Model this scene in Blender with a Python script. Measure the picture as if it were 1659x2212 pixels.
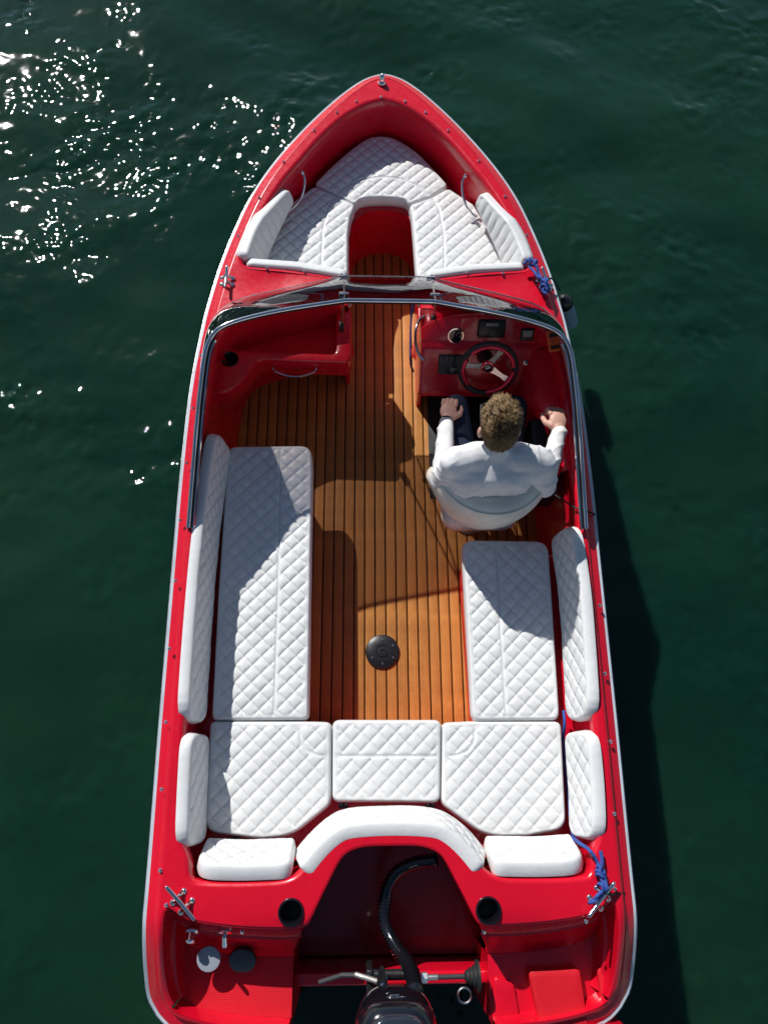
import bpy, bmesh, math, random
import numpy as np
from mathutils import Vector, Matrix
from mathutils.geometry import delaunay_2d_cdt
random.seed(7); np.random.seed(7)
for o in list(bpy.data.objects): bpy.data.objects.remove(o)
scene = bpy.context.scene
COL = scene.collection
R = math.radians

# ------------------------------------------------------------------ camera, sky, sun, exposure
F = 1610.; TH = R(20); PHI = .0084; HC = 4.2; HEEL = R(2.0)      # photo calibration in 1659x2212 units
cam = bpy.data.cameras.new('camera'); co = bpy.data.objects.new('camera', cam); COL.objects.link(co)
X = Vector((1, -PHI*math.cos(TH), -PHI*math.sin(TH))).normalized()
Zf = Vector((0, math.sin(TH), -math.cos(TH)))
Yu = X.cross(Zf) * -1
Yu = Zf.cross(X) * -1
B_ = -Zf
Yu = B_.cross(X)
co.matrix_world = Matrix(((X.x, Yu.x, B_.x, 0), (X.y, Yu.y, B_.y, 0), (X.z, Yu.z, B_.z, HC), (0, 0, 0, 1)))
cam.sensor_fit = 'VERTICAL'; cam.angle = 2*math.atan(1106/F); cam.clip_end = 3000; cam.clip_start = .05
scene.camera = co
SUN = Vector((-.57, 1.05, 1.0)).normalized()
w = bpy.data.worlds.new('World'); scene.world = w; w.use_nodes = True
nt = w.node_tree; sky = nt.nodes.new('ShaderNodeTexSky'); sky.sky_type = 'NISHITA'; sky.sun_disc = False
sky.sun_elevation = math.asin(SUN.z); sky.sun_rotation = math.atan2(SUN.x, SUN.y)
sky.altitude = 100; sky.air_density = 1.0; sky.dust_density = .2; sky.ozone_density = 1.4
nt.links.new(sky.outputs[0], nt.nodes['Background'].inputs[0]); nt.nodes['Background'].inputs[1].default_value = .065
sl = bpy.data.lights.new('sun', 'SUN'); sl.energy = 4.7; sl.angle = R(.53); sl.color = (1, .978, .945)
so = bpy.data.objects.new('sun', sl); COL.objects.link(so); so.rotation_euler = SUN.to_track_quat('Z', 'Y').to_euler()
so.location = (-10, 20, 20)
vs = scene.view_settings; vs.view_transform = 'Standard'; vs.look = 'None'; vs.gamma = 1; vs.exposure = 0.02
vs.use_curve_mapping = False

# ------------------------------------------------------------------ frames
cH, sH = math.cos(HEEL), math.sin(HEEL)
def L(px, py, z):                       # photo position + height above cabin floor -> boat coordinates
    u = (px-829.5)/F; v = (py-1106)/F
    u2 = u-PHI*v; v2 = v+PHI*u
    d = (u2, math.sin(TH)-v2*math.cos(TH), -(math.cos(TH)+v2*math.sin(TH)))
    dl = (cH*d[0]-sH*d[2], d[1], sH*d[0]+cH*d[2]); ol = (-sH*HC, 0, cH*HC)
    t = (z-ol[2])/dl[2]
    return Vector((ol[0]+t*dl[0], ol[1]+t*dl[1], z))
ROT = Matrix.Rotation(HEEL, 3, 'Y')

# ------------------------------------------------------------------ materials
MATS = {}
def node_mat(name):
    m = bpy.data.materials.new(name); m.use_nodes = True
    MATS[name] = m
    return m, m.node_tree.nodes, m.node_tree.links, m.node_tree.nodes['Principled BSDF']
def setp(p, **k):
    for a, b in k.items():
        p.inputs[a.replace('_', ' ')].default_value = b
def add_bump(n, l, p, height, strength, dist=.01, prev=None):
    b = n.new('ShaderNodeBump'); b.inputs['Strength'].default_value = strength; b.inputs['Distance'].default_value = dist
    l.new(height, b.inputs['Height'])
    if prev: l.new(prev.outputs[0], b.inputs['Normal'])
    l.new(b.outputs[0], p.inputs['Normal']); return b
def noise(n, l, scale, detail=3, rough=.5, coord=None, vec=None):
    t = n.new('ShaderNodeTexNoise'); t.inputs['Scale'].default_value = scale; t.inputs['Detail'].default_value = detail
    t.inputs['Roughness'].default_value = rough
    if vec is not None: l.new(vec, t.inputs['Vector'])
    return t
def objc(n, l, scale=(1, 1, 1)):
    tc = n.new('ShaderNodeTexCoord'); mp = n.new('ShaderNodeMapping'); mp.inputs['Scale'].default_value = scale
    l.new(tc.outputs['Object'], mp.inputs['Vector']); return mp.outputs[0]
def ramp(n, l, fac, stops):
    r = n.new('ShaderNodeValToRGB'); el = r.color_ramp.elements
    while len(el) < len(stops): el.new(.5)
    for e, (p, c) in zip(el, stops): e.position = p; e.color = (*c, 1)
    l.new(fac, r.inputs[0]); return r.outputs[0]
def plain(name, col, rough, metal=0, spec=.5, coat=0, bump=0, bscale=200):
    m, n, l, p = node_mat(name); setp(p, Roughness=rough, Metallic=metal)
    p.inputs['Specular IOR Level'].default_value = spec; p.inputs['Coat Weight'].default_value = coat; p.inputs['Coat Roughness'].default_value = .05
    v = objc(n, l); t = noise(n, l, 9, 4, .6, vec=v)
    c0 = tuple(min(1, c*.9) for c in col); c1 = tuple(min(1, c*1.08) for c in col)
    l.new(ramp(n, l, t.outputs[0], [(.35, c0), (.65, c1)]), p.inputs['Base Color'])
    t2 = noise(n, l, 35, 4, .6, vec=v)
    mr = n.new('ShaderNodeMapRange'); mr.inputs[1].default_value = .3; mr.inputs[2].default_value = .75
    mr.inputs[3].default_value = rough*.85; mr.inputs[4].default_value = min(1, rough*1.25); l.new(t2.outputs[0], mr.inputs[0]); l.new(mr.outputs[0], p.inputs['Roughness'])
    if bump:
        t3 = noise(n, l, bscale, 3, .6, vec=v); add_bump(n, l, p, t3.outputs[0], bump, .004)
    return m
def gelcoat(name, col, nonslip=False):
    m, n, l, p = node_mat(name)
    v = objc(n, l)
    t = noise(n, l, 2.2, 5, .6, vec=v)
    c0 = (col[0]*.9, col[1], col[2]*.9); c1 = (min(1, col[0]*1.05), col[1]*1.2, col[2]*1.1)
    l.new(ramp(n, l, t.outputs[0], [(.3, c0), (.7, c1)]), p.inputs['Base Color'])
    p.inputs['Coat Weight'].default_value = 0 if nonslip else .35; p.inputs['Coat Roughness'].default_value = .06
    t2 = noise(n, l, 26, 6, .7, vec=v)
    mr = n.new('ShaderNodeMapRange'); mr.inputs[1].default_value = .35; mr.inputs[2].default_value = .75
    mr.inputs[3].default_value = .5 if nonslip else .22; mr.inputs[4].default_value = .65 if nonslip else .36
    l.new(t2.outputs[0], mr.inputs[0]); l.new(mr.outputs[0], p.inputs['Roughness'])
    p.inputs['Specular IOR Level'].default_value = .35 if nonslip else .45
    if nonslip:
        vo = n.new('ShaderNodeTexVoronoi'); vo.inputs['Scale'].default_value = 150; vo.inputs['Randomness'].default_value = .25
        l.new(v, vo.inputs['Vector']); add_bump(n, l, p, vo.outputs['Distance'], .32, .004)
        sp = noise(n, l, 300, 2, .7, vec=v)
        mx = n.new('ShaderNodeMix'); mx.data_type = 'RGBA'; mx.inputs['B'].default_value = (.75, .25, .22, 1)
        rr = ramp(n, l, sp.outputs[0], [(.70, (0, 0, 0)), (.80, (.5, .5, .5))])
        l.new(rr, mx.inputs['Factor']); l.new(p.inputs['Base Color'].links[0].from_socket, mx.inputs['A']); l.new(mx.outputs['Result'], p.inputs['Base Color'])
    else:
        t3 = noise(n, l, 5, 2, .4, vec=v); add_bump(n, l, p, t3.outputs[0], .05, .02)
    return m
RED = gelcoat('red_gelcoat', (.66, .0030, .020))
REDSHADE = gelcoat('red_well_shaded', (.26, .002, .009))  # hull red darkened: the motor well's shade is put into the colour
REDN = gelcoat('red_nonslip', (.64, .006, .018), True)
RAILM = plain('rail_grey', (.50, .55, .60), .28, coat=.2)
WHITE_G = plain('white_gelcoat', (.78, .78, .76), .25, coat=.3)
CHROME = plain('chrome', (.78, .78, .79), .09, 1)
STEEL = plain('brushed_steel', (.55, .55, .55), .28, 1)
DULL = plain('dull_alloy', (.32, .31, .29), .55, .6)
BLACK = plain('black_plastic', (.012, .012, .013), .35, bump=.05)
BLACKG = plain('black_gloss', (.006, .006, .009), .12, coat=.5)
RUBBER = plain('black_rubber', (.018, .018, .018), .6, bump=.08)
CAULK = plain('black_caulk', (.012, .010, .009), .6)
VINYLC = plain('cream_vinyl', (.74, .71, .62), .42, bump=.12, bscale=420)
SILVER = plain('silver_alloy', (.7, .7, .69), .3, .85)
REDALU = plain('red_anodised', (.62, .02, .06), .25, .5)
DARKGREY = plain('dark_grey_plastic', (.05, .05, .055), .4)
MIDGREY = plain('grey_disc', (.33, .36, .40), .3)
LCD = plain('lcd_grey', (.35, .37, .36), .2)
LCDDARK = plain('lcd_dark', (.03, .035, .035), .15)
ORANGE = plain('orange_plastic', (.75, .12, .02), .4)
PRINT = plain('pale_print', (.55, .55, .56), .4)
SKIN = plain('skin', (.60, .33, .25), .5, bump=.1, bscale=150)
SHIRT = plain('white_knit', (.75, .74, .735), .85, spec=.2, bump=.25, bscale=700)
TROUS = plain('navy_denim', (.018, .026, .055), .85, spec=.2, bump=.3, bscale=500)
SHOE = plain('grey_canvas', (.11, .11, .12), .8, bump=.2)
ROPEB = plain('blue_rope', (.028, .075, .32), .7, bump=.5, bscale=260)
CORD = plain('black_cord', (.012, .012, .016), .7)
FEND = plain('pale_fender_vinyl', (.26, .32, .42), .4)
ENGBLUE = plain('engine_cowl_top', (.02, .026, .036), .1, coat=.6)
NAVYC = plain('dark_blue_cord', (.02, .02, .12), .5)
# white vinyl
m, n, l, p = node_mat('white_vinyl'); VINYL = m
v = objc(n, l); t = noise(n, l, 6, 5, .65, vec=v)
l.new(ramp(n, l, t.outputs[0], [(.3, (.69, .695, .685)), (.7, (.75, .75, .74))]), p.inputs['Base Color'])
setp(p, Roughness=.42); p.inputs['Specular IOR Level'].default_value = .4
t3 = noise(n, l, 380, 3, .6, vec=v); b1 = add_bump(n, l, p, t3.outputs[0], .12, .003)
t4 = noise(n, l, 22, 4, .6, vec=v); add_bump(n, l, p, t4.outputs[0], .25, .008, prev=b1)
# teak planks
m, n, l, p = node_mat('teak'); TEAK = m
v = objc(n, l, (60, 1.2, 60)); t = noise(n, l, 2.4, 6, .65, vec=v)
oi = n.new('ShaderNodeObjectInfo')
c = ramp(n, l, t.outputs[0], [(.25, (.41, .165, .036)), (.5, (.52, .215, .050)), (.75, (.60, .262, .066))])
hs = n.new('ShaderNodeHueSaturation'); mr = n.new('ShaderNodeMapRange'); mr.inputs[3].default_value = .82; mr.inputs[4].default_value = 1.12
l.new(oi.outputs['Random'], mr.inputs[0]); l.new(mr.outputs[0], hs.inputs['Value']); l.new(c, hs.inputs['Color'])
v2 = objc(n, l); st = noise(n, l, 7, 5, .7, vec=v2)
mx = n.new('ShaderNodeMix'); mx.data_type = 'RGBA'; mx.blend_type = 'MULTIPLY'; mx.inputs['Factor'].default_value = 1
l.new(hs.outputs[0], mx.inputs['A']); l.new(ramp(n, l, st.outputs[0], [(.3, (.74, .71, .68)), (.65, (1.05, 1.05, 1.05))]), mx.inputs['B'])
l.new(mx.outputs['Result'], p.inputs['Base Color']); setp(p, Roughness=.55)
p.inputs['Specular IOR Level'].default_value = .3
add_bump(n, l, p, t.outputs[0], .15, .003)
# tinted glass
m, n, l, p = node_mat('smoked_glass'); GLASS = m
out = [x for x in n if x.type == 'OUTPUT_MATERIAL'][0]
tr = n.new('ShaderNodeBsdfTransparent'); tr.inputs[0].default_value = (.60, .575, .575, 1)
gl = n.new('ShaderNodeBsdfGlossy'); gl.inputs['Roughness'].default_value = .025; gl.inputs[0].default_value = (1, 1, 1, 1)
fr = n.new('ShaderNodeFresnel'); fr.inputs['IOR'].default_value = 1.9
ms = n.new('ShaderNodeMixShader'); l.new(fr.outputs[0], ms.inputs[0]); l.new(tr.outputs[0], ms.inputs[1]); l.new(gl.outputs[0], ms.inputs[2])
v = objc(n, l); t = noise(n, l, 5, 2, .5, vec=v); b = n.new('ShaderNodeBump'); b.inputs['Strength'].default_value = .12; b.inputs['Distance'].default_value = .02
l.new(t.outputs[0], b.inputs['Height']); l.new(b.outputs[0], gl.inputs['Normal']); l.new(ms.outputs[0], out.inputs[0])
# hair
m, n, l, p = node_mat('blond_hair'); HAIR = m
g = n.new('ShaderNodeNewGeometry')
l.new(ramp(n, l, g.outputs['Random Per Island'], [(0, (.07, .04, .016)), (.5, (.21, .125, .05)), (1, (.40, .27, .13))]), p.inputs['Base Color'])
setp(p, Roughness=.45)
# water
m, n, l, p = node_mat('river_water'); WATER = m
v = objc(n, l)
t0 = noise(n, l, .22, 3, .5, vec=v)
t0b = noise(n, l, 1.1, 5, .6, vec=v)
ad = n.new('ShaderNodeMath'); ad.operation = 'MULTIPLY_ADD'; ad.inputs[1].default_value = .35; l.new(t0b.outputs[0], ad.inputs[0]); l.new(t0.outputs[0], ad.inputs[2])
l.new(ramp(n, l, ad.outputs[0], [(.5, (.0022, .0215, .0125)), (.85, (.0085, .0370, .0180))]), p.inputs['Base Color'])
setp(p, Roughness=.03, IOR=1.333); p.inputs['Subsurface Weight'].default_value = 1; p.inputs['Subsurface Radius'].default_value = (.5, 1, .8); p.inputs['Subsurface Scale'].default_value = .35; p.inputs['Specular IOR Level'].default_value = .5

# ------------------------------------------------------------------ mesh helpers
class MB:
    def __init__(s): s.v = []; s.f = []
    def add(s, vs, fs):
        o = len(s.v); s.v += [tuple(x) for x in vs]; s.f += [tuple(i+o for i in f) for f in fs]; return s
    def box(s, c, size, rot=None, bev=0.):
        sx, sy, sz = (q/2 for q in size)
        if bev <= 0:
            vs = [Vector((x*sx, y*sy, z*sz)) for z in (-1, 1) for y in (-1, 1) for x in (-1, 1)]
            fs = [(0, 2, 3, 1), (4, 5, 7, 6), (0, 1, 5, 4), (2, 6, 7, 3), (0, 4, 6, 2), (1, 3, 7, 5)]
        else:
            bm = bmesh.new(); bmesh.ops.create_cube(bm, size=1)
            for q in bm.verts: q.co = Vector((q.co.x*size[0], q.co.y*size[1], q.co.z*size[2]))
            bmesh.ops.bevel(bm, geom=bm.edges[:], offset=bev, segments=3, affect='EDGES', profile=.5)
            bm.verts.index_update(); vs = [q.co.copy() for q in bm.verts]; fs = [tuple(q.index for q in f.verts) for f in bm.faces]; bm.free()
        if rot is not None: vs = [rot @ q for q in vs]
        c = Vector(c); return s.add([q+c for q in vs], fs)
    def tube(s, path, r, n=10, caps=True, closed=False, flat=None):
        path = [Vector(q) for q in path]; N = len(path); rr = r if hasattr(r, '__len__') else [r]*N
        rings = []; up = None
        for i, q in enumerate(path):
            a = path[i-1] if (i > 0 or closed) else q; b = path[(i+1) % N] if (i < N-1 or closed) else q
            t = (b-a).normalized()
            if up is None:
                up = Vector((0, 0, 1)) if abs(t.z) < .9 else Vector((0, 1, 0))
            e1 = (up-t*up.dot(t)).normalized(); up = e1; e2 = t.cross(e1)
            k = flat if flat else 1
            rings.append([q+rr[i]*(math.cos(2*math.pi*j/n)*e1*k+math.sin(2*math.pi*j/n)*e2) for j in range(n)])
        vs = [p for rg in rings for p in rg]; fs = []
        for i in range(N if closed else N-1):
            i2 = (i+1) % N
            for j in range(n): fs.append((i*n+j, i*n+(j+1) % n, i2*n+(j+1) % n, i2*n+j))
        if caps and not closed: fs += [tuple(range(n-1, -1, -1)), tuple((N-1)*n+j for j in range(n))]
        return s.add(vs, fs)
    def lathe(s, prof, c, axis=(0, 0, 1), n=24, c0=True, c1=True):
        ax = Vector(axis).normalized(); q = ax.to_track_quat('Z', 'Y'); c = Vector(c); vs = []; fs = []
        for r_, z_ in prof:
            for j in range(n): vs.append(c+q @ Vector((r_*math.cos(2*math.pi*j/n), r_*math.sin(2*math.pi*j/n), z_)))
        for i in range(len(prof)-1):
            for j in range(n): fs.append((i*n+j, i*n+(j+1) % n, (i+1)*n+(j+1) % n, (i+1)*n+j))
        if c0: fs.append(tuple(range(n-1, -1, -1)))
        if c1: fs.append(tuple((len(prof)-1)*n+j for j in range(n)))
        return s.add(vs, fs)
    def ell(s, c, rad, rot=None, n=16, m=10):
        vs = []; fs = []; c = Vector(c)
        for i in range(m+1):
            a = math.pi*i/m
            for j in range(n):
                b = 2*math.pi*j/n; q = Vector((rad[0]*math.sin(a)*math.cos(b), rad[1]*math.sin(a)*math.sin(b), rad[2]*math.cos(a)))
                if rot is not None: q = rot @ q
                vs.append(c+q)
        for i in range(m):
            for j in range(n): fs.append((i*n+j, (i+1)*n+j, (i+1)*n+(j+1) % n, i*n+(j+1) % n))
        return s.add(vs, fs)
    def loft(s, rings, closed=False):
        n = len(rings[0]); vs = [p for r_ in rings for p in r_]; fs = []
        for i in range(len(rings)-1):
            for j in range(n if closed else n-1):
                fs.append((i*n+j, i*n+(j+1) % n, (i+1)*n+(j+1) % n, (i+1)*n+j))
        return s.add(vs, fs)
class Thing:
    def __init__(s, name, label, cat, base=(0, 0, 0), group=None, heel=True):
        s.base = Vector(base); e = bpy.data.objects.new(name, None); COL.objects.link(e); s.o = e
        e.location = ROT @ s.base if heel else s.base; e.empty_display_size = .1
        if heel: e.rotation_euler = (0, HEEL, 0)
        e['label'] = label; e['category'] = cat
        if group: e['group'] = group
def mk(name, mb, mat, parent=None, smooth=True, label=None, thin=None, sharp=40):
    me = bpy.data.meshes.new(name); me.from_pydata(mb.v, [], mb.f); me.validate(); me.update()
    return mkme(name, me, mat, parent, smooth, label, sharp)
def mkme(name, me, mat, parent=None, smooth=True, label=None, sharp=40):
    bm = bmesh.new(); bm.from_mesh(me); bmesh.ops.remove_doubles(bm, verts=bm.verts, dist=1e-5)
    bmesh.ops.recalc_face_normals(bm, faces=bm.faces); bm.to_mesh(me); bm.free()
    me.materials.clear(); me.materials.append(mat)
    o = bpy.data.objects.new(name, me); COL.objects.link(o)
    if smooth:
        me.polygons.foreach_set('use_smooth', [True]*len(me.polygons))
        if sharp: me.set_sharp_from_angle(angle=R(sharp))
    if isinstance(parent, Thing): o.parent = parent.o; o.location = -parent.base
    elif parent is not None: o.parent = parent
    if label: o['label'] = label
    return o
def share(o, name, loc, rotz=0, parent=None, scale=1):
    c = o.copy(); COL.objects.link(c); c.name = name; c.location = loc; c.rotation_euler = (0, 0, rotz); c.scale = (scale,)*3
    c.parent = parent.o if isinstance(parent, Thing) else parent
    if isinstance(parent, Thing): c.location = Vector(loc)-parent.base
    return c
def chaikin(p, it=2, closed=False):
    p = [Vector(q) for q in p]
    for _ in range(it):
        o = [] if closed else [p[0]]
        for i in range(len(p) if closed else len(p)-1):
            a, b = p[i], p[(i+1) % len(p)]; o += [a*.75+b*.25, a*.25+b*.75]
        if not closed: o.append(p[-1])
        p = o
    return p
def catmull(p, k=6):
    p = [Vector(q) for q in p]; P = [p[0]*2-p[1]]+p+[p[-1]*2-p[-2]]; o = []
    for i in range(1, len(P)-2):
        for j in range(k):
            t = j/k; a, b, c, d = P[i-1:i+3]
            o.append(.5*((2*b)+(c-a)*t+(2*a-5*b+4*c-d)*t*t+(3*b-a-3*c+d)*t**3))
    return o+[p[-1]]
def resample(p, step, closed=False):
    p = [Vector(q) for q in p]
    if closed: p = p+[p[0]]
    L_ = [0]
    for a, b in zip(p, p[1:]): L_.append(L_[-1]+(b-a).length)
    n = max(4, int(round(L_[-1]/step))); o = []; i = 0
    for k in range(n if closed else n+1):
        d = L_[-1]*k/n
        while i < len(p)-2 and L_[i+1] < d: i += 1
        s = L_[i+1]-L_[i]; o.append(p[i].lerp(p[i+1], 0 if s == 0 else (d-L_[i])/s))
    return o
def normals2(p, closed):
    out = []; n = len(p)
    for i in range(n):
        a = p[i-1] if (closed or i > 0) else p[i]; b = p[(i+1) % n] if (closed or i < n-1) else p[i]
        t = (b-a); t = Vector((t.x, t.y)).normalized(); out.append(Vector((-t.y, t.x)))   # left of travel
    return out
def offset(p, d, closed=False):
    return [Vector((q.x+nn.x*d, q.y+nn.y*d)) for q, nn in zip(p, normals2(p, closed))]
def area(p): return .5*sum(p[i].x*p[(i+1) % len(p)].y-p[(i+1) % len(p)].x*p[i].y for i in range(len(p)))
def np2(p): return np.array([(q[0], q[1]) for q in p])
def inside(pts, poly):
    x, y = pts[:, 0], pts[:, 1]; r_ = np.zeros(len(pts), bool); n = len(poly)
    for i in range(n):
        x1, y1 = poly[i]; x2, y2 = poly[(i+1) % n]
        if y1 == y2: continue
        c_ = ((y1 > y) != (y2 > y)) & (x < (x2-x1)*(y-y1)/(y2-y1)+x1); r_ ^= c_
    return r_
def dist(pts, poly, closed=True):
    d = np.full(len(pts), 1e9); n = len(poly)
    for i in range(n if closed else n-1):
        a = poly[i]; b = poly[(i+1) % n]; ab = b-a; q = (ab**2).sum()
        t = np.clip(((pts-a)@ab)/(q if q > 0 else 1), 0, 1); e = pts-a-t[:, None]*ab
        d = np.minimum(d, (e**2).sum(1))
    return np.sqrt(d)
def fill(outer, holes=(), step=.05, clear=.02, extra=None):
    """triangulate polygon with holes and interior points: returns pts (n,2), tris"""
    outer = [Vector((q[0], q[1])) for q in outer]
    o = np2(outer); pts = [tuple(q) for q in o]; edges = [(i, (i+1) % len(o)) for i in range(len(o))]; hp = []
    for h in holes:
        k = len(pts); h = np2(h); hp.append(h); pts += [tuple(q) for q in h]; edges += [(k+i, k+(i+1) % len(h)) for i in range(len(h))]
    if extra is None:
        lo, hi = o.min(0), o.max(0); gx = np.arange(lo[0], hi[0], step); gy = np.arange(lo[1], hi[1], step)
        G = np.array([(a+(step/2 if j % 2 else 0), b) for j, b in enumerate(gy) for a in gx])
    else: G = extra
    if len(G):
        k = inside(G, o) & (dist(G, o) > clear)
        for h in hp: k &= ~inside(G, h) & (dist(G, h) > clear)
        pts += [tuple(q) for q in G[k]]
    r_ = delaunay_2d_cdt([Vector(q) for q in pts], edges, [], 0, 1e-6)
    V = np.array([(q.x, q.y) for q in r_[0]]); T = [tuple(f) for f in r_[2]]
    cen = np.array([V[list(f)].mean(0) for f in T]); k = inside(cen, o)
    for h in hp: k &= ~inside(cen, h)
    return V, [f for f, q in zip(T, k) if q]
def roundpoly(pts, r=.03, k=5):
    pts = [Vector((q[0], q[1])) for q in pts]; out = []; n = len(pts)
    for i in range(n):
        a, b, c_ = pts[i-1], pts[i], pts[(i+1) % n]; rr = r[i] if hasattr(r, '__len__') else r
        u = (a-b); v_ = (c_-b); lu, lv = u.length, v_.length; u /= lu; v_ /= lv
        d = min(rr, lu*.45, lv*.45)
        if d < .002: out.append(b); continue
        p0, p1 = b+u*d, b+v_*d
        for j in range(k+1):
            t = j/k; out.append(p0*(1-t)**2+b*2*t*(1-t)+p1*t*t)
    return out
def sst(a, b, x):
    t = np.clip((x-a)/(b-a), 0, 1); return t*t*(3-2*t)
def cushion(name, poly, parent, mapf, T=.09, r=.022, fam=((45, .061), (135, .061)), depth=.0085, wq=.0070, seams=(), margin=.0, crown=.006, mat=None, label=None, org=(0, 0), side_rows=2, groove=.0025, bottom=True):
    mat = mat or VINYL
    if area(poly) < 0: poly = poly[::-1]
    ring = resample(poly, .012, True); P = np2(ring)
    pts = []
    for d in (.12, .35, .65, 1.0, 1.25):
        q = np2(offset(ring, r*d, True)); k = inside(q, P) & (dist(q, P) > r*d*.93); pts.append(q[k])
    # lattice points
    lo, hi = P.min(0), P.max(0); ctr = (lo+hi)/2+np.array(org); rad = np.linalg.norm(hi-lo)/2
    fr_ = np.array([0, .07, .18, .34, .5, .66, .82, .93])
    (a1, p1), (a2, p2) = fam
    n1 = np.array([math.cos(R(a1)), math.sin(R(a1))]); n2 = np.array([math.cos(R(a2)), math.sin(R(a2))])
    g1 = np.concatenate([(i+fr_)*p1 for i in range(-int(rad/p1)-2, int(rad/p1)+2)]); g2 = np.concatenate([(i+fr_)*p2 for i in range(-int(rad/p2)-2, int(rad/p2)+2)])
    A, B = np.meshgrid(g1, g2); M = np.linalg.inv(np.array([n1, n2])); G = (M @ np.stack([A.ravel(), B.ravel()])).T+ctr
    G = G[(G[:, 0] > lo[0]) & (G[:, 0] < hi[0]) & (G[:, 1] > lo[1]) & (G[:, 1] < hi[1])]
    k = inside(G, P); G = G[k]; G = G[dist(G, P) > r*1.35]
    sm = []
    for s_ in seams:
        s_ = resample([Vector((q[0], q[1])) for q in s_], .012); sm.append(np2(s_))
        for d in (-.007, 0, .007): pts.append(np2(offset(s_, d)))
        k = dist(G, sm[-1], False) > .010; G = G[k]
    if sm:
        q = np.concatenate(pts[-3*len(sm):]); pts = pts[:-3*len(sm)]; q = q[inside(q, P)]; pts.append(q[dist(q, P) > r*1.3])
    allp = np.concatenate(pts+[G])
    V, Tt = fill(ring, (), extra=allp, clear=.0005)
    d = dist(V, P); rel = V-ctr
    h = np.where(d < r, T-r+np.sqrt(np.clip(r*r-(r-d)**2, 0, None)), T)
    h += crown*(1-np.exp(-d/.08))
    q1 = (rel@n1)/p1; q2 = (rel@n2)/p2; d1 = np.abs(q1-np.round(q1))*p1; d2 = np.abs(q2-np.round(q2))*p2
    s1 = np.exp(-d1/wq); s2 = np.exp(-d2/wq)*(1 if p2 < 5 else 0); s_ = np.maximum(s1, s2)
    s_ = s_+.35*np.minimum(s1, s2)
    # cells are not all alike: puff varies a little per cell
    cell = np.sin(np.floor(q1)*12.9898+np.floor(q2)*78.233)*.5
    wig = .0016*np.sin(V[:, 0]*23+1)*np.cos(V[:, 1]*19)
    msk = sst(r*.35+margin, r*1.1+margin+.008, d)
    h += msk*(-depth*s_+.0016*cell*(1-s_))+wig*sst(0, r, d)
    if groove: h -= groove*np.exp(-((d-r*.95)/.0035)**2)
    for q in sm:
        ds_ = dist(V, q, False); h += (1-sst(.005, .022, ds_))*msk*depth*s_*.8; h -= (depth*1.25)*np.exp(-ds_/.0055)*sst(r*.2, r, d)
    n = len(ring); mb = MB()
    vs = [mapf(a, b, c_) for (a, b), c_ in zip(V, h)]
    bd = {}
    for i, q in enumerate(V):
        if d[i] < 1e-5: bd[(round(q[0], 5), round(q[1], 5))] = i
    fs = list(Tt); idx = [bd.get((round(q.x, 5), round(q.y, 5))) for q in ring]
    if None not in idx:
        rows = [idx]
        for j in range(1, side_rows+1):
            hh = (T-r)*(1-j/side_rows); bul = .004*math.sin(math.pi*j/side_rows)
            k = len(vs); of = offset(ring, -bul, True); vs += [mapf(q.x, q.y, hh) for q in of]; rows.append(list(range(k, k+n)))
        for ra, rb in zip(rows, rows[1:]):
            for j in range(n): fs.append((ra[j], rb[j], rb[(j+1) % n], ra[(j+1) % n]))
        if bottom: fs.append(tuple(rows[-1]))
    mb.add(vs, fs)
    return mk(name, mb, mat, parent, True, label, sharp=0)
def flat_map(z0): return lambda a, b, h: (a, b, z0+h)
def LP(pts, z): return [L(a, b, z).xy for a, b in pts]
def mirror_loop(half):                    # half runs along x>=0 from one centre point to the other
    h = [Vector((q[0], q[1])) for q in half]
    return h+[Vector((-q.x, q.y)) for q in h[::-1] if abs(q.x) > 1e-6]
def zg(y):
    if y > 1: return .655+.085*((y-1)/3.2)**1.3
    if y > -.5: return .655
    t = min(1, (-.5-y)/.45); return .655-.19*t*t*(3-2*t)
def cone(mb, c, r0, r1, h, axis=(0, 0, 1), n=16): return mb.lathe([(r0, 0), (r1, h)], c, axis, n)

# ------------------------------------------------------------------ water
ZW = -.15
def wave_field(nx, ny, step, lmin, lmax, power, ang=None, spread=1.5):
    """random sea surface with unit rms slope, wavelengths lmin..lmax (metres)"""
    kx = np.fft.fftfreq(nx, step)*2*np.pi; ky = np.fft.fftfreq(ny, step)*2*np.pi; KX, KY = np.meshgrid(kx, ky); K = np.hypot(KX, KY); K[0, 0] = 1
    A = np.where((K > 2*np.pi/lmax) & (K < 2*np.pi/lmin), K**-power, 0.)
    if ang is not None: A *= .25+np.abs(np.cos(np.arctan2(KY, KX)-ang))**spread
    H = np.fft.ifft2(A*np.exp(2j*np.pi*np.random.rand(ny, nx))).real
    gy, gx = np.gradient(H, step); return H/np.sqrt((gx**2+gy**2).mean())
WX0, WX1, WY0, WY1, WS = -4.0, 4.0, -2.0, 7.0, .0115
nx, ny = int((WX1-WX0)/WS), int((WY1-WY0)/WS)
gx_ = np.linspace(WX0, WX1, nx); gy_ = np.linspace(WY0, WY1, ny); GX, GY = np.meshgrid(gx_, gy_)
gust = wave_field(nx, ny, WS, .7, 3.0, 2.2); gust /= gust.std(); gust = np.clip(.85+.4*gust, .3, 1.5)
gust2 = wave_field(nx, ny, WS, .25, .8, 2.0); gust2 /= gust2.std(); gust2 = np.clip(.8+.35*gust2, .25, 1.5)
HH = .078*wave_field(nx, ny, WS, .4, 2.2, 2.2, R(60))+.047*gust*wave_field(nx, ny, WS, .15, .42, 2.3, R(100))+.085*gust*gust2*wave_field(nx, ny, WS, .05, .16, 2.6)
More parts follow.
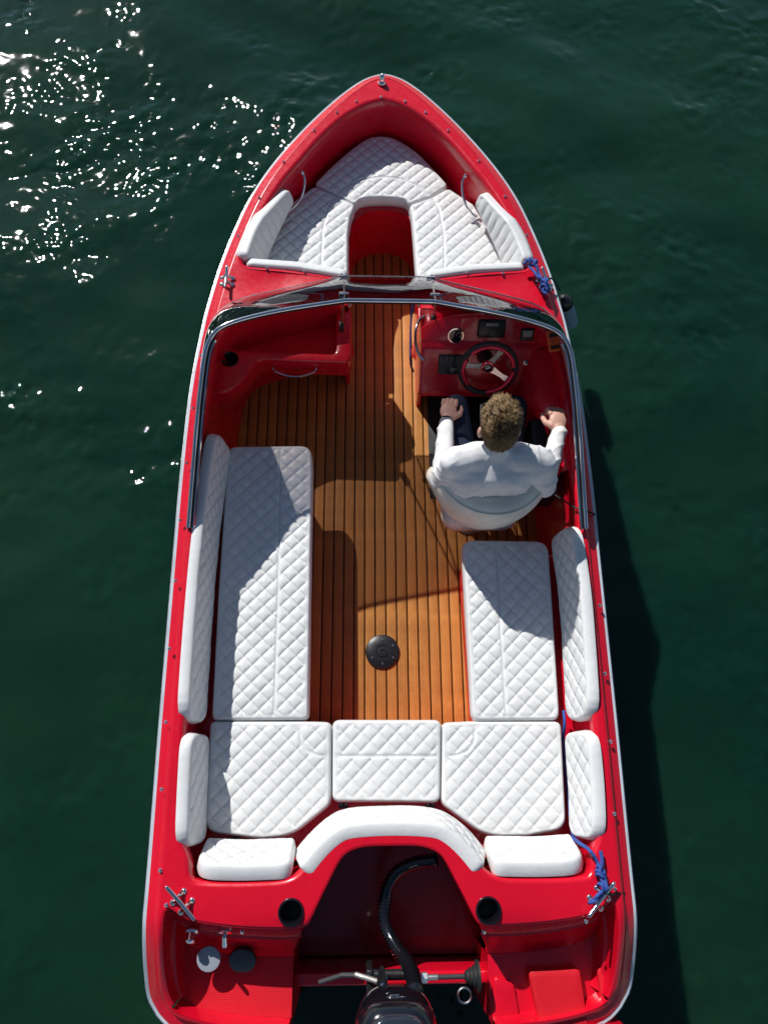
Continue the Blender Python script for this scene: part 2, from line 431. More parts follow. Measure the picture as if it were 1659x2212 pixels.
edge = np.minimum.reduce([GX-WX0, WX1-GX, GY-WY0, WY1-GY]); HH *= np.clip(edge/.5, 0, 1)
co_ = np.stack([GX, GY, ZW+HH], -1).reshape(-1, 3)
ii = np.arange(nx*ny).reshape(ny, nx); F_ = np.stack([ii[:-1, :-1], ii[:-1, 1:], ii[1:, 1:], ii[1:, :-1]], -1).reshape(-1, 4)
ov = [(x, y, ZW) for y in (-900, WY0, WY1, 900) for x in (-900, WX0, WX1, 900)]; k = nx*ny
of = [(k+j*4+i, k+j*4+i+1, k+j*4+i+5, k+j*4+i+4) for j in range(3) for i in range(3) if (i, j) != (1, 1)]
co_ = np.concatenate([co_, np.array(ov, float)]); F_ = np.concatenate([F_, np.array(of)])
me = bpy.data.meshes.new('water'); me.vertices.add(len(co_)); me.vertices.foreach_set('co', co_.ravel()); me.loops.add(F_.size); me.loops.foreach_set('vertex_index', F_.ravel().astype(np.int32))
me.polygons.add(len(F_)); me.polygons.foreach_set('loop_start', np.arange(0, F_.size, 4, dtype=np.int32)); me.polygons.foreach_set('use_smooth', np.ones(len(F_), bool)); me.update(calc_edges=True)
me.materials.append(WATER); wo = bpy.data.objects.new('water', me); COL.objects.link(wo); wo['kind'] = 'structure'

# ------------------------------------------------------------------ boat shell
boat = Thing('speedboat', 'red bowrider speedboat with white quilted seats and teak floor, floating on dark green water', 'boat')
SH = [(0, 4.222), (.05, 4.212), (.138, 4.165), (.258, 4.055), (.404, 3.885), (.546, 3.692), (.677, 3.485), (.783, 3.27), (.868, 3.02), (.932, 2.785), (.975, 2.575), (1.005, 2.385), (1.043, 2.0), (1.056, 1.5),
      (1.056, 1.1), (1.053, .6), (1.05, .2), (1.046, -.1), (1.043, -.38), (1.043, -.58), (1.044, -.74), (1.038, -.842), (1.014, -.895), (.978, -.940), (.9, -.985), (.7, -1.025), (.45, -1.045)]
def half3(p): return [Vector((q[0], q[1], 0)) for q in p]
sheer_half = resample(catmull(half3(SH), 6), .03)
path = [Vector((-q.x, q.y, 0)) for q in sheer_half[::-1]][:-1]+sheer_half      # left stern -> bow -> right stern (inside is to the right)
def ring(p, d, dz, zf=zg): return [Vector((a.x, a.y, zf(q.y)+dz)) for q, a in zip(p, offset(p, -d))]
# flange + step
mb = MB(); prof = [(.0, -.05), (-.002, -.04), (.004, -.032), (.036, -.029), (.043, -.024), (.049, -.007), (.055, -.001), (.066, .001)]
mb.loft([ring(path, a, b) for a, b in prof]); flange = mk('gunwale_flange', mb, RED, boat, sharp=0)
# rub rail: white D-section outside
mb = MB(); prof = [(.006, -.034), (-.009, -.035), (-.014, -.041), (-.016, -.05), (-.014, -.064), (-.006, -.072), (.006, -.072), (.006, -.034)]
mb.loft([ring(path, a, b) for a, b in prof]); rail = mk('rub_rail', mb, RAILM, boat)
mb = MB(); prof = [(-.0145, -.048), (-.018, -.0485), (-.019, -.052), (-.018, -.0565), (-.0145, -.057)]
mb.loft([ring(path, a, b) for a, b in prof]); mk('rail_insert', mb, STEEL, rail)
# inner boundary at the stern
ARM = [(.954, -.475), (.962, -.58), (.962, -.70), (.955, -.79), (.942, -.845), (.925, -.875)]
AFT = [(.378, -.578), (.6, -.574), (.825, -.548), (.9, -.515), (.954, -.475)]
WELL = [(0, -.258), (.087, -.258), (.144, -.264), (.2, -.285), (.23, -.32), (.27, -.395), (.31, -.47), (.352, -.555), (.378, -.578)]
stern = chaikin(half3(WELL[:-1]+AFT[:-1]+ARM), 2)
stern = resample(stern, .02)
inner = offset(sheer_half, -.066) if True else None
inn = [q for q in inner]
cut = min(range(len(inn)), key=lambda i: (inn[i]-Vector((.935, -.885))).length)
inn_deck = inn[:cut+1]; inn_deck[0] = Vector((0, inn[0].y))
st2 = [Vector((q.x, q.y)) for q in stern]
st_on = offset(stern, .012)         # stern runs centre -> out -> aft : deck is to the left
if (st_on[len(st_on)//2]-Vector((.7, -.5))).length > (offset(stern, -.012)[len(st_on)//2]-Vector((.7, -.5))).length: st_on = offset(stern, -.012)
sgn = 1
half_poly = inn_deck+st_on[::-1]
half_poly[-1] = Vector((0, half_poly[-1].y))
deck_outer = mirror_loop(half_poly)
OPEN = [(0, 3.985), (.113, 3.95), (.26, 3.84), (.405, 3.665), (.515, 3.49), (.612, 3.345), (.73, 3.09), (.805, 2.89), (.822, 2.80), (.80, 2.757), (.7, 2.75), (.55, 2.738), (.30, 2.697), (.235, 2.68), (.232, 2.62), (.26, 2.585),
        (.5, 2.52), (.74, 2.45), (.86, 2.38), (.925, 2.25), (.948, 2.0), (.958, 1.6), (.962, 1.2), (.958, .9), (.95, .6), (.94, .33), (.936, .15), (.925, -.13), (.905, -.24), (.868, -.30), (.862, -.372), (.83, -.386), (.62, -.39), (.44, -.384), (.39, -.34),
        (.325, -.265), (.26, -.207), (.19, -.182), (0, -.177)]
opn_half = resample(chaikin(half3(OPEN), 2), .02)
opn = mirror_loop(opn_half); opn_on = offset(opn, .022, True)
if area(opn_on) > 0 and abs(area(opn_on)) < abs(area(opn)) or abs(area(opn_on)) < abs(area(opn)): opn_on = offset(opn, -.022, True); sgo = -1
else: sgo = 1
CUPS = [L(629, 1971, .655), L(1055, 1967, .655)]
V, Tt = fill(deck_outer, [opn_on]+[[Vector((q.x+.047*math.cos(a), q.y+.047*math.sin(a))) for a in np.linspace(0, 2*math.pi, 28, endpoint=False)] for q in CUPS], step=.05, clear=.012)
def deckz(x, y):
    z = zg(y)
    # shallow dished mouldings of the foredeck in front of the screen
    z -= .018*math.exp(-((y-2.66)/.07)**2)*math.exp(-((abs(x)-.62)/.17)**2)
    return z+.001
mb = MB(); mb.add([(a, b, deckz(a, b)) for a, b in V], Tt)
deck = mk('deck', mb, RED, boat, sharp=0)
# cockpit coaming lip and liner wall
def oring(d, zf): return [Vector((a.x, a.y, zf(q))) for q, a in zip(opn, offset(opn, -sgo*d, True))]
mb = MB()
mb.loft([oring(-.022, lambda q: deckz(q.x, q.y)), oring(-.012, lambda q: zg(q.y)-.001), oring(-.004, lambda q: zg(q.y)-.008), oring(0, lambda q: zg(q.y)-.02),
         oring(.004, lambda q: zg(q.y)-.06), oring(-.006, lambda q: zg(q.y)-.10), oring(-.012, lambda q: zg(q.y)-.18), oring(.0, lambda q: .36), oring(.02, lambda q: .2), oring(.05, lambda q: -.02)], True)
liner = mk('cockpit_liner', mb, RED, boat, sharp=0)
# hull
mb = MB()
hs_ = resample([q for q in sheer_half if q.y > -.80], .08)
def hull_ring(f):
    return [f(q) for q in hs_]
def hk(q, kx, z): 
    bowt = max(0, (q.y-2.2)/2.02); return Vector((q.x*kx*(1-.25*bowt*(1-kx)), q.y-(.55*bowt**2)*max(0, (.6-z)/.9), z))
rings = [hull_ring(lambda q: Vector((q.x*1.0, q.y, zg(q.y)-.055))), hull_ring(lambda q: hk(q, .985, .45)), hull_ring(lambda q: hk(q, .95, .2)), hull_ring(lambda q: hk(q, .88, -.08)), hull_ring(lambda q: hk(q, .5, -.32)), hull_ring(lambda q: hk(q, 0, -.45))]
mb.loft(rings); mb.loft([[Vector((-p_.x, p_.y, p_.z)) for p_ in r_] for r_ in rings])
mk('hull', mb, WHITE_G, boat)
# transom, motor well
mb = MB(); mb.box((0, -.828, .06), (.88, .055, .52), bev=.012); mk('transom', mb, RED, boat)
mb = MB(); mb.loft([[Vector((x, y, z)) for x in np.linspace(-.46, .46, 9)] for y, z in ((-.2, .06), (-.45, .04), (-.79, .02))]); mk('motor_well_floor', mb, REDSHADE, boat)
# stern recess walls
wn = len(WELL)
k0 = min(range(len(stern)), key=lambda i: (stern[i]-Vector((.378, -.578, 0))).length)
nrm = normals2(stern, False)
side = 1 if (Vector((stern[k0+8].x, stern[k0+8].y))+nrm[k0+8]*.05).y < stern[k0+8].y else -1
def sring(a, b, d, zf): return [Vector((q.x+nn.x*side*d, q.y+nn.y*side*d, zf(q))) for q, nn in list(zip(stern, nrm))[a:b]]
ZP = .38
def wall_piece(mb, flip):
    full = [sring(0, len(stern), -.012, lambda q: deckz(q.x, q.y)), sring(0, len(stern), -.003, lambda q: zg(q.y)-.003), sring(0, len(stern), 0, lambda q: zg(q.y)-.012), sring(0, len(stern), .001, lambda q: zg(q.y)-.05)]
    fx = lambda r_: [Vector((-q.x, q.y, q.z)) if flip else q for q in r_]
    mb.loft([fx(r_) for r_ in full])
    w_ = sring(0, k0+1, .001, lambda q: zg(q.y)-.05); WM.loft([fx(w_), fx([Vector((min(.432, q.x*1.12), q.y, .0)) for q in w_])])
    a_ = sring(k0, len(stern), .001, lambda q: zg(q.y)-.05)
    ndir = [nn*side for nn in nrm[k0:]]
    def bot(kk, z): return [Vector((max(.432, q.x+nn.x*kk*(.03+.10*max(0, -nn.y))), q.y+nn.y*kk*(.03+.10*max(0, -nn.y)), z)) for q, nn in zip(a_, ndir)]
    mid1 = [q.lerp(p_, .35) for q, p_ in zip(a_, bot(1, ZP))]
    mid1b = [Vector((q.x+nn.x*.012, q.y+nn.y*.012, q.z-.004)) for q, nn in zip(mid1, ndir)]
    b1_ = bot(1, ZP+.02); b2_ = [Vector((q.x+nn.x*.018, q.y+nn.y*.018, ZP)) for q, nn in zip(bot(1, ZP), ndir)]
    mb.loft([fx(a_), fx(mid1), fx(mid1b), fx(b1_), fx(b2_)])
    return b2_
mb = MB(); WM = MB(); br = wall_piece(mb, False); wall_piece(mb, True); mk('motor_well_wall', WM, REDSHADE, boat)
tail = [Vector((q.x, q.y)) for q in inn[cut:]]
for fl in (1, -1):
    t3_ = [Vector((fl*q.x, q.y, zg(q.y)+.001)) for q in tail]; t4_ = [Vector((fl*q.x*.985, q.y+.02, ZP)) for q in tail]
    mb.loft([t3_, t4_])
mk('stern_recess', mb, RED, boat, sharp=35)
plat = [Vector((q.x, q.y)) for q in br]+[Vector((q.x*.985, q.y+.02)) for q in tail]
plat = [q for q in plat if q.x > .44]+[]
plat = [Vector((.435, plat[0].y))]+plat+[Vector((.435, plat[-1].y))]
for fl in (1, -1):
    pp = [Vector((fl*q.x, q.y)) for q in plat]
    V, Tt = fill(pp, step=.05, clear=.01); mb = MB(); mb.add([(a, b, ZP+.0015) for a, b in V], Tt)
    k = len(mb.v); e0, e1 = plat[0], plat[-1]
    mb.loft([[Vector((fl*.435, e0.y, z)), Vector((fl*.435, e1.y, z))] for z in (ZP+.0015, -.2)])
    mb.loft([[Vector((fl*x, e1.y-.03, z)) for x in (.435, 1.0)] for z in (ZP+.06, -.2)])
    mb.loft([[Vector((fl*.435, y, z)) for y in (e1.y, e1.y-.03)] for z in (ZP+.06, -.2)])
    mk('swim_platform', mb, REDN if fl < 0 else RED, boat, sharp=30)
# raised tread panels of the starboard platform
def panel(poly, z0, z1, name, mat, parent, r=.015):
    q = resample(roundpoly(poly, r), .02, True); q = q if area(q) > 0 else q[::-1]
    top = offset(q, .006, True); V, Tt = fill(top, step=.05, clear=.01); mb = MB(); mb.add([(a, b, z1) for a, b in V], Tt)
    mb.loft([[Vector((a.x, a.y, z1)) for a in top], [Vector((a.x, a.y, z1-.002)) for a in offset(q, .002, True)], [Vector((a.x, a.y, z1-.008)) for a in q], [Vector((a.x, a.y, z0)) for a in q]], True)
    return mk(name, mb, mat, parent, sharp=45)
panel(LP([(1141, 2097), (1252, 2092), (1272, 2228), (1170, 2232)], .44), ZP, .44, 'tread_panel', REDN, boat)
panel(LP([(1290, 2088), (1334, 2077), (1328, 2140), (1312, 2172), (1300, 2180)], .43), ZP, .43, 'tread_panel', REDN, boat)
panel(LP([(1066, 2110), (1110, 2122), (1128, 2230), (1062, 2230)], .40), ZP, .40, 'tread_panel', RED, boat)

# ------------------------------------------------------------------ floor
mb = MB(); mb.box((0, 1.7, -.03), (1.96, 3.9, .02)); floor = mk('floor', mb, CAULK, boat, False)
PW = .0607; x0 = L(835.8, 1556, 0).x
k = -16
while k < 16:
    xc = x0+(k+.5)*PW
    if abs(xc) < .93:
        y1 = 3.62 if abs(xc) < .25 else 2.62
        mb = MB(); mb.box((0, 0, 0), (PW-.0075, y1-.12, .016), bev=.0022)
        o = mk('plank', mb, TEAK, floor); o.location = (xc, (y1+.12)/2, -.008)
    k += 1
mb = MB(); mb.box((.61, 2.10, .004), (.66, .96, .006), bev=.002); mk('footwell_shade', mb, RUBBER, boat)  # black sheet added over the planks to paint the shade under the helm
# seat bases (red mouldings under the cushions)
def block(name, poly, z0, z1, r=.03, mat=None):
    return panel(poly, z0, z1, name, mat or RED, boat, r)
block('seat_base', [(-.95, .22), (-.43, .22), (-.43, 1.55), (-.95, 1.55)], -.02, .335)
block('seat_base', [(.95, .22), (.455, .22), (.43, 1.165), (.95, 1.165)], -.02, .335)
block('seat_base', [(-.93, -.34), (-.4, -.34), (-.24, -.19), (.24, -.19), (.4, -.34), (.93, -.34), (.93, .235), (-.93, .235)], -.02, .334)
# bow footwell: horseshoe seat base
hs2 = [(-.80, 2.70), (-.215, 2.70), (-.215, 3.20), (-.19, 3.32), (-.13, 3.39), (-.06, 3.415), (.06, 3.415), (.13, 3.39), (.19, 3.32), (.215, 3.20), (.215, 2.70), (.80, 2.70), (.80, 2.9), (.58, 3.37), (.4, 3.66), (.2, 3.87), (0, 3.95), (-.2, 3.87), (-.4, 3.66), (-.58, 3.37), (-.80, 2.9)]
q = [Vector(a) for a in hs2]; V, Tt = fill(q, step=.06, clear=.02); mb = MB(); mb.add([(a, b, .41) for a, b in V], Tt)
well = chaikin([Vector((a, b, 0)) for a, b in hs2[1:11]], 2); 
mb.loft([[Vector((a.x, a.y, .41)) for a in well], [Vector((a.x*.99, a.y-.004, .25)) for a in well], [Vector((a.x, a.y+(.12 if a.y > 3.25 else 0)*0, -.02)) for a in well]])
mk('bow_seat_base', mb, RED, boat, sharp=50)

# ------------------------------------------------------------------ cushions
ZS = .335; CT = .085; SE = .42
Ls = lambda pts: LP(pts, SE)
def seat(pts, r=.05, seams=(), **k):
    return cushion('seat_cushion', roundpoly(Ls(pts), r), boat, flat_map(ZS), CT, seams=[Ls(s_) for s_ in seams], **k)
seat([(492, 963), (672, 961), (675, 1010), (666, 1554), (457, 1556), (470, 1300)], [.05, .07, 0, .03, .03, 0], [[(607, 958), (601, 1280), (592, 1560)]])
seat([(453, 1558), (655, 1558), (716, 1560), (714, 1738), (630, 1806), (560, 1813), (441, 1796)], [.03, 0, .03, .03, .09, .03, .06], [[(645, 1552), (650, 1600), (664, 1622), (690, 1632), (720, 1634)]])
seat([(719, 1555), (954, 1555), (951, 1734), (718, 1732)], .035, [[(715, 1633), (955, 1633)]])
seat([(956, 1561), (1020, 1558), (1213, 1558), (1224, 1790), (1140, 1807), (1050, 1808), (954, 1738)], [.03, 0, .035, .06, .02, .08, .03], [[(1027, 1552), (1024, 1600), (1010, 1622), (985, 1632), (950, 1634)]])
seat([(999, 1165), (1185, 1168), (1210, 1555), (1021, 1557)], [.06, .07, .04, .04], [[(1070, 1158), (1080, 1350), (1094, 1562)]])
# bow cushions
BS = .49; ZB = .41
Lb = lambda pts: LP(pts, BS)
bfc = [(819, 292), (838, 293), (855, 298), (880, 312), (906, 331), (936, 362), (969, 399), (930, 424), (884, 441), (876, 430), (852, 426), (826, 425), (800, 426), (776, 430), (768, 441), (731, 422), (678, 396), (708, 365), (740, 336), (764, 316), (786, 301), (801, 294)]
cushion('seat_cushion', roundpoly(Lb(bfc), [.01, .01, .02, .03, .03, .03, .03, .02, .015, .02, .02, .02, .02, .02, .015, .02, .03, .03, .03, .03, .02, .01]), boat, flat_map(ZB), .08, depth=.0085, seams=[Lb([(718, 427), (745, 402), (790, 386), (826, 382), (868, 386), (905, 402), (938, 430)])])
blc = [(678, 400), (732, 423), (768, 441), (757, 470), (752, 505), (752, 600), (545, 590), (560, 548), (625, 440)]
brc = [(968, 404), (933, 424), (884, 441), (890, 470), (893, 505), (900, 600), (1105, 590), (1090, 552), (1024, 440)]
cushion('seat_cushion', roundpoly(Lb(blc), [.03, 0, .03, 0, 0, .03, .03, 0, 0]), boat, flat_map(ZB), .08, depth=.0085, seams=[Lb([(728, 415), (708, 450), (697, 500), (695, 560), (697, 600)])])
cushion('seat_cushion', roundpoly(Lb(brc), [.03, 0, .03, 0, 0, .03, .03, 0, 0]), boat, flat_map(ZB), .08, depth=.0085, seams=[Lb([(930, 418), (948, 450), (958, 500), (960, 560), (958, 600)])])

# backrests: slabs along a curve in plan, leaning back against the coaming
def path_map(pts, lean, z0, back):
    """u along the plan polyline, v up the leaning face, h out of the face (to the left of travel when back>0)"""
    P = [Vector((q[0], q[1])) for q in pts]; S = [0]
    for a, b in zip(P, P[1:]): S.append(S[-1]+(b-a).length)
    N = normals2(P, False); ca, sa = math.cos(lean), math.sin(lean)
    def f(u, v_, h):
        i = 0
        while i < len(S)-2 and S[i+1] < u: i += 1
        t = (u-S[i])/(S[i+1]-S[i]); q = P[i].lerp(P[i+1], t); tt = min(1, max(0, t)); nn = (N[i]*(1-tt)+N[i+1]*tt).normalized()*back
        e = -sa*v_+ca*h
        return (q.x+nn.x*e, q.y+nn.y*e, z0+ca*v_+sa*h)
    return f, S[-1]
def rrect(x0_, x1_, y0_, y1_, r): return roundpoly([(x0_, y0_), (x1_, y0_), (x1_, y1_), (x0_, y1_)], r)
def backrest(pts, hgt, lean, z0, back, T=.075, r=.024, rad=.06, **k):
    pp = catmull([Vector((a, b, 0)) for a, b in pts], 8)
    f, ln = path_map(pp, lean, z0, back)
    return cushion('backrest_cushion', rrect(0, ln, 0, hgt, rad), boat, f, T, r, bottom=False, **k)
q2 = ((45, .066), (135, .066))
backrest([(-.935, .275), (-.940, .6), (-.940, 1.0), (-.930, 1.35), (-.905, 1.745)], .285, R(7), .40, -1, T=.054, rad=[.10, .05, .16, .12], fam=q2)      # port long
backrest([(.925, .275), (.938, .6), (.943, .9), (.928, 1.235)], .285, R(8), .40, 1, T=.056, rad=[.10, .06, .15, .12], fam=q2)        # starboard long
backrest([(-.895, -.255), (-.905, -.02), (-.912, .225)], .27, R(8), .41, -1, T=.054, rad=[.08, .06, .10, .10], fam=q2)
backrest([(.890, -.245), (.905, -.02), (.908, .225)], .27, R(10), .41, 1, T=.058, rad=[.08, .06, .10, .10], fam=q2)
backrest([(-.845, -.285), (-.65, -.292), (-.435, -.288)], .25, R(22), .42, 1, T=.068, rad=[.02, .02, .05, .10], fam=q2, depth=.013)
backrest([(.845, -.285), (.65, -.292), (.435, -.288)], .25, R(22), .42, -1, T=.068, rad=[.02, .02, .05, .10], fam=q2, depth=.013)
pp = chaikin([Vector((a, b, 0)) for a, b in [(-.405, -.335), (-.33, -.245), (-.25, -.18), (-.18, -.158), (0, -.15), (.18, -.158), (.25, -.18), (.33, -.245), (.405, -.335)]], 2)
f, ln = path_map(pp, R(15), .42, 1)
cushion('backrest_cushion', rrect(0, ln, 0, .245, .03), boat, f, .060, .018, fam=q2, bottom=False)
# bow side backrests (ribbed) and the two pads against the screen bulkhead
def tri_pad(xs, lp):
    f, ln = path_map(catmull([Vector((a, b, 0)) for a, b in lp], 8), R(16), .47, xs)
    poly = roundpoly([(0, 0), (ln, .10), (ln, .20), (ln*.5, .245), (0, .245)], [.02, .03, .06, 0, .03])
    return cushion('backrest_cushion', poly, boat, f, .07, .02, fam=((0, .062), (90, 50.)), depth=.009, margin=.0)
tri_pad(-1, [(-.785, 2.80), (-.74, 2.98), (-.66, 3.16), (-.575, 3.33)])
tri_pad(1, [(.785, 2.80), (.74, 2.98), (.66, 3.16), (.575, 3.33)])
for s_ in (-1, 1):
    f, ln = path_map([(s_*.79, 2.735), (s_*.5, 2.715), (s_*.235, 2.665)], R(6), .45, -s_*-1 if s_ > 0 else 1) if False else path_map([(s_*.79, 2.775), (s_*.5, 2.755), (s_*.225, 2.705)], R(4), .46, 1 if s_ < 0 else -1)
    cushion('backrest_cushion', rrect(0, ln, 0, .235, .03), boat, f, .055, .022, fam=((0, .07), (90, 50.)), depth=.004)
    mb = MB(); mb.box((s_*.213, 2.715, .52), (.03, .085, .20), bev=.012); mk('bulkhead_pad', mb, VINYL, boat)

# ------------------------------------------------------------------ windscreen
TOPH = [(0, 2.238, 1.10), (.228, 2.236, 1.10), (.36, 2.212, 1.098), (.5, 2.185, 1.096), (.66, 2.148, 1.09), (.79, 2.105, 1.082), (.855, 2.06, 1.07), (.893, 1.985, 1.045), (.915, 1.85, .995), (.938, 1.65, .915), (.962, 1.42, .81), (.987, 1.19, .70)]
BASH = [(0, 2.672, .72), (.245, 2.668, .72), (.36, 2.635, .718), (.5, 2.60, .716), (.66, 2.558, .713), (.80, 2.515, .71), (.90, 2.455, .705), (.965, 2.35, .70), (.995, 2.12, .69), (1.0, 1.82, .678), (1.0, 1.5, .67), (.997, 1.19, .665)]
def wing(s_):
    a = catmull([Vector((s_*q[0], q[1], q[2])) for q in TOPH[1:]], 5); b = catmull([Vector((s_*q[0], q[1], q[2])) for q in BASH[1:]], 5)
    return a, b
def pane_mesh(a, b, th=.005):
    mb = MB(); K = 7; rows = []
    for i in range(K):
        t = i/(K-1); rows.append([p_.lerp(q_, t)+Vector((0, .02*math.sin(math.pi*t), .012*math.sin(math.pi*t))) for p_, q_ in zip(a, b)])
    nn = len(a)
    nrm_ = []
    for i in range(K):
        rr = []
        for j in range(nn):
            du = rows[i][min(j+1, nn-1)]-rows[i][max(j-1, 0)]; dv = rows[min(i+1, K-1)][j]-rows[max(i-1, 0)][j]; rr.append(du.cross(dv).normalized())
        nrm_.append(rr)
    A = [p_ for r_ in rows for p_ in r_]; B = [p_-q_*th for r_, s__ in zip(rows, nrm_) for p_, q_ in zip(r_, s__)]
    fs = [(i*nn+j, i*nn+j+1, (i+1)*nn+j+1, (i+1)*nn+j) for i in range(K-1) for j in range(nn-1)]
    M = len(A); f2 = [tuple(M+k for k in f[::-1]) for f in fs]
    rim = [j for j in range(nn)]+[i*nn+nn-1 for i in range(1, K)]+[(K-1)*nn+j for j in range(nn-2, -1, -1)]+[i*nn for i in range(K-2, 0, -1)]
    f3 = [(rim[k], rim[(k+1) % len(rim)], rim[(k+1) % len(rim)]+M, rim[k]+M) for k in range(len(rim))]
    mb.add(A+B, fs+f2+f3); return mb
lt, lb = wing(-1); rt, rb = wing(1)
top = [q for q in lt[::-1]]+[Vector((x, 2.238, 1.10)) for x in np.linspace(-.2, .2, 8)]+rt
mb = MB(); mb.tube(top, .0105, 12, flat=.85)
ws = mk('windscreen', mb, CHROME, boat)
mb = MB(); mb.tube([q+Vector((-.011*q.x/.9 if q.y < 2.06 else 0, -.011 if q.y > 2.06 else 0, -.006)) for q in top], .0045, 8); mk('rail_gasket', mb, BLACK, ws)
mb = MB()
for s_, a in ((-1, lt), (1, rt)):
    k = [q for q in a if q.y < 2.04]; ins = [q+Vector((-s_*.021, 0, -.014)) for q in k]; mb = MB(); mb.tube(ins, .0085, 8); mk('inner_trim', mb, CHROME, ws)
bot = lb[::-1]+rb
mb = MB(); mb.tube([q+Vector((0, .004, .002)) for q in bot], .0035, 6); mk('base_gasket', mb, STEEL, ws)
mk('pane', pane_mesh(lt, lb), GLASS, ws); mk('pane', pane_mesh(rt, rb), GLASS, ws)
ca = [Vector((x, 2.238, 1.098)) for x in np.linspace(-.222, .222, 9)]; cb = [Vector((x, 2.672, .722)) for x in np.linspace(-.238, .238, 9)]
mk('pane', pane_mesh(ca, cb), GLASS, ws)
for s_ in (-1, 1):
    mb = MB(); mb.tube([(s_*.2255, 2.238, 1.095), (s_*.234, 2.47, .925), (s_*.242, 2.668, .725)], .006, 8); mk('post', mb, STEEL, ws)
    for t in (.12, .82):
        c_ = Vector((s_*.2265, 2.238, 1.10)).lerp(Vector((s_*.242, 2.668, .73)), t); mb = MB(); mb.box(c_+Vector((0, .012, .012)), (.05, .018, .012), Matrix.Rotation(R(-40), 3, 'X'), .003); mk('hinge', mb, CHROME, ws)
# strut and black foot of the walk-through door, on both sides
for s_, b0 in ((-1, L(738, 706, .62)), (1, L(936, 690, .62))):
    mb = MB(); mb.tube([(s_*.2265, 2.242, 1.09), b0+Vector((0, 0, .03))], .006, 8); mk('strut', mb, STEEL, ws)
    mb = MB(); mb.box(b0+Vector((0, 0, .0)), (.03, .04, .06), bev=.006); mk('strut_foot', mb, BLACK, ws)

# ------------------------------------------------------------------ consoles
# port console: top with sunken tray, cup holder, aft face with handle
zc = .50
outl = LP([(747, 690), (750, 783), (560, 776), (548, 790), (525, 822), (492, 846), (462, 850), (440, 850), (452, 690)], zc)
outl[0] = Vector((-.20, 2.60)); outl[1].x = -.2; outl[-1] = Vector((-.96, 2.50)); outl[-2].x = -.96
outl = resample(roundpoly(outl, [0, .05, .02, .03, .05, .05, 0, 0, 0]), .015, True)
if area(outl) < 0: outl = outl[::-1]
tray = resample(roundpoly(LP([(500, 690), (728, 640), (726, 765), (497, 756)], zc), .03), .015, True)
if area(tray) < 0: tray = tray[::-1]
cup = L(497, 776, zc); cuph = [Vector((cup.x+.042*math.cos(a), cup.y+.042*math.sin(a))) for a in np.linspace(0, 2*math.pi, 28, endpoint=False)]
top_o = offset(outl, .016, True)
V, Tt = fill(top_o, [offset(tray, -.008, True), cuph], step=.04, clear=.008)
mb = MB(); mb.add([(a, b, zc) for a, b in V], Tt)
def lvl(p_, d, z): return [Vector((a.x, a.y, z)) for a in offset(p_, d, True)]
mb.loft([lvl(outl, .016, zc), lvl(outl, .006, zc-.003), lvl(outl, .001, zc-.010), lvl(outl, 0, zc-.02), lvl(outl, -.004, zc-.13), lvl(outl, .004, zc-.155), lvl(outl, .05, zc-.17)], True)
mb.loft([lvl(tray, -.008, zc), lvl(tray, -.002, zc-.003), lvl(tray, 0, zc-.012), lvl(tray, .004, zc-.11), lvl(tray, .02, zc-.125)], True)
V, Tt = fill(offset(tray, .02, True), step=.05, clear=.01); mb.add([(a, b, zc-.125) for a, b in V], Tt)
console = mk('console', mb, RED, boat, sharp=35, label='red side console with a sunken tray')
mb = MB(); mb.lathe([(.041, -.09), (.041, .0), (.044, .004), (.050, .004), (.050, .0), (.046, -.09)], (cup.x, cup.y, zc), n=28, c1=False); mk('cup_holder', mb, BLACK, console)
ha, hb, hm = L(590, 789, .44), L(684, 795, .44), L(640, 805, .42)
ha.y -= .0; fy = min(q.y for q in outl if -.5 < q.x < -.3)
hp = [Vector((ha.x, fy+.0, .43)), Vector((ha.x+.015, fy-.022, .425)), Vector((ha.x*.7+hb.x*.3, fy-.042, .415)), Vector(((ha.x+hb.x)/2, fy-.046, .413)), Vector((ha.x*.3+hb.x*.7, fy-.042, .415)), Vector((hb.x-.015, fy-.022, .425)), Vector((hb.x, fy+.0, .43))]
mb = MB(); mb.tube(catmull(hp, 5), .0065, 8); mk('grab_handle', mb, CHROME, console)
# starboard helm console: extruded profile with a domed instrument brow
gz = lambda px, py, z: L(px, py, z)
xs = np.linspace(.205, .955, 46)
def helm_section(x):
    t = (x-.56)/.36; dome = max(0, 1-t*t)**.5 if abs(t) < 1 else 0     # brow height across the dash
    bk = .02*(1-dome); zt = .575+.135*dome
    return [(2.60, .60), (2.52, .605), (2.47-bk, zt-.03), (2.455-bk, zt-.008), (2.44-bk, zt), (2.42-bk*.8, zt-.006), (2.352, .590), (2.343, .580), (2.33, .574), (2.312, .568), (2.30, .553), (2.145, .382), (2.130, .362), (2.126, .345), (2.135, .336), (2.17, .333), (2.5, .333)]
secs = [[Vector((x, a, b)) for a, b in chaikin_sec] for x, chaikin_sec in ((x, helm_section(x)) for x in xs)]
xl = xs[0]
mb = MB(); mb.loft([[Vector((q.x, q.y, q.z)) for q in s_] for s_ in secs])
s0 = secs[0]; 
mb.loft([s0, [Vector((xl-.008, q.y*.94+2.34*.06, q.z*.94+.48*.06)) for q in s0]])
k = len(mb.v); mb.add([Vector((xl-.008, q.y*.94+2.34*.06, q.z*.94+.48*.06)) for q in s0], [tuple(range(len(s0)))])
helm = mk('console', mb, RED, boat, sharp=40, label='red helm console with instruments')
# passage side of the helm (down to the floor) and of the port console footwell
mb = MB(); mb.box((.222, 2.50, .16), (.03, .52, .37), bev=.008); mk('console_side', mb, RED, helm)
mb = MB(); mb.box((-.225, 2.57, .16), (.03, .34, .37), bev=.008); mk('console_side', mb, RED, console)
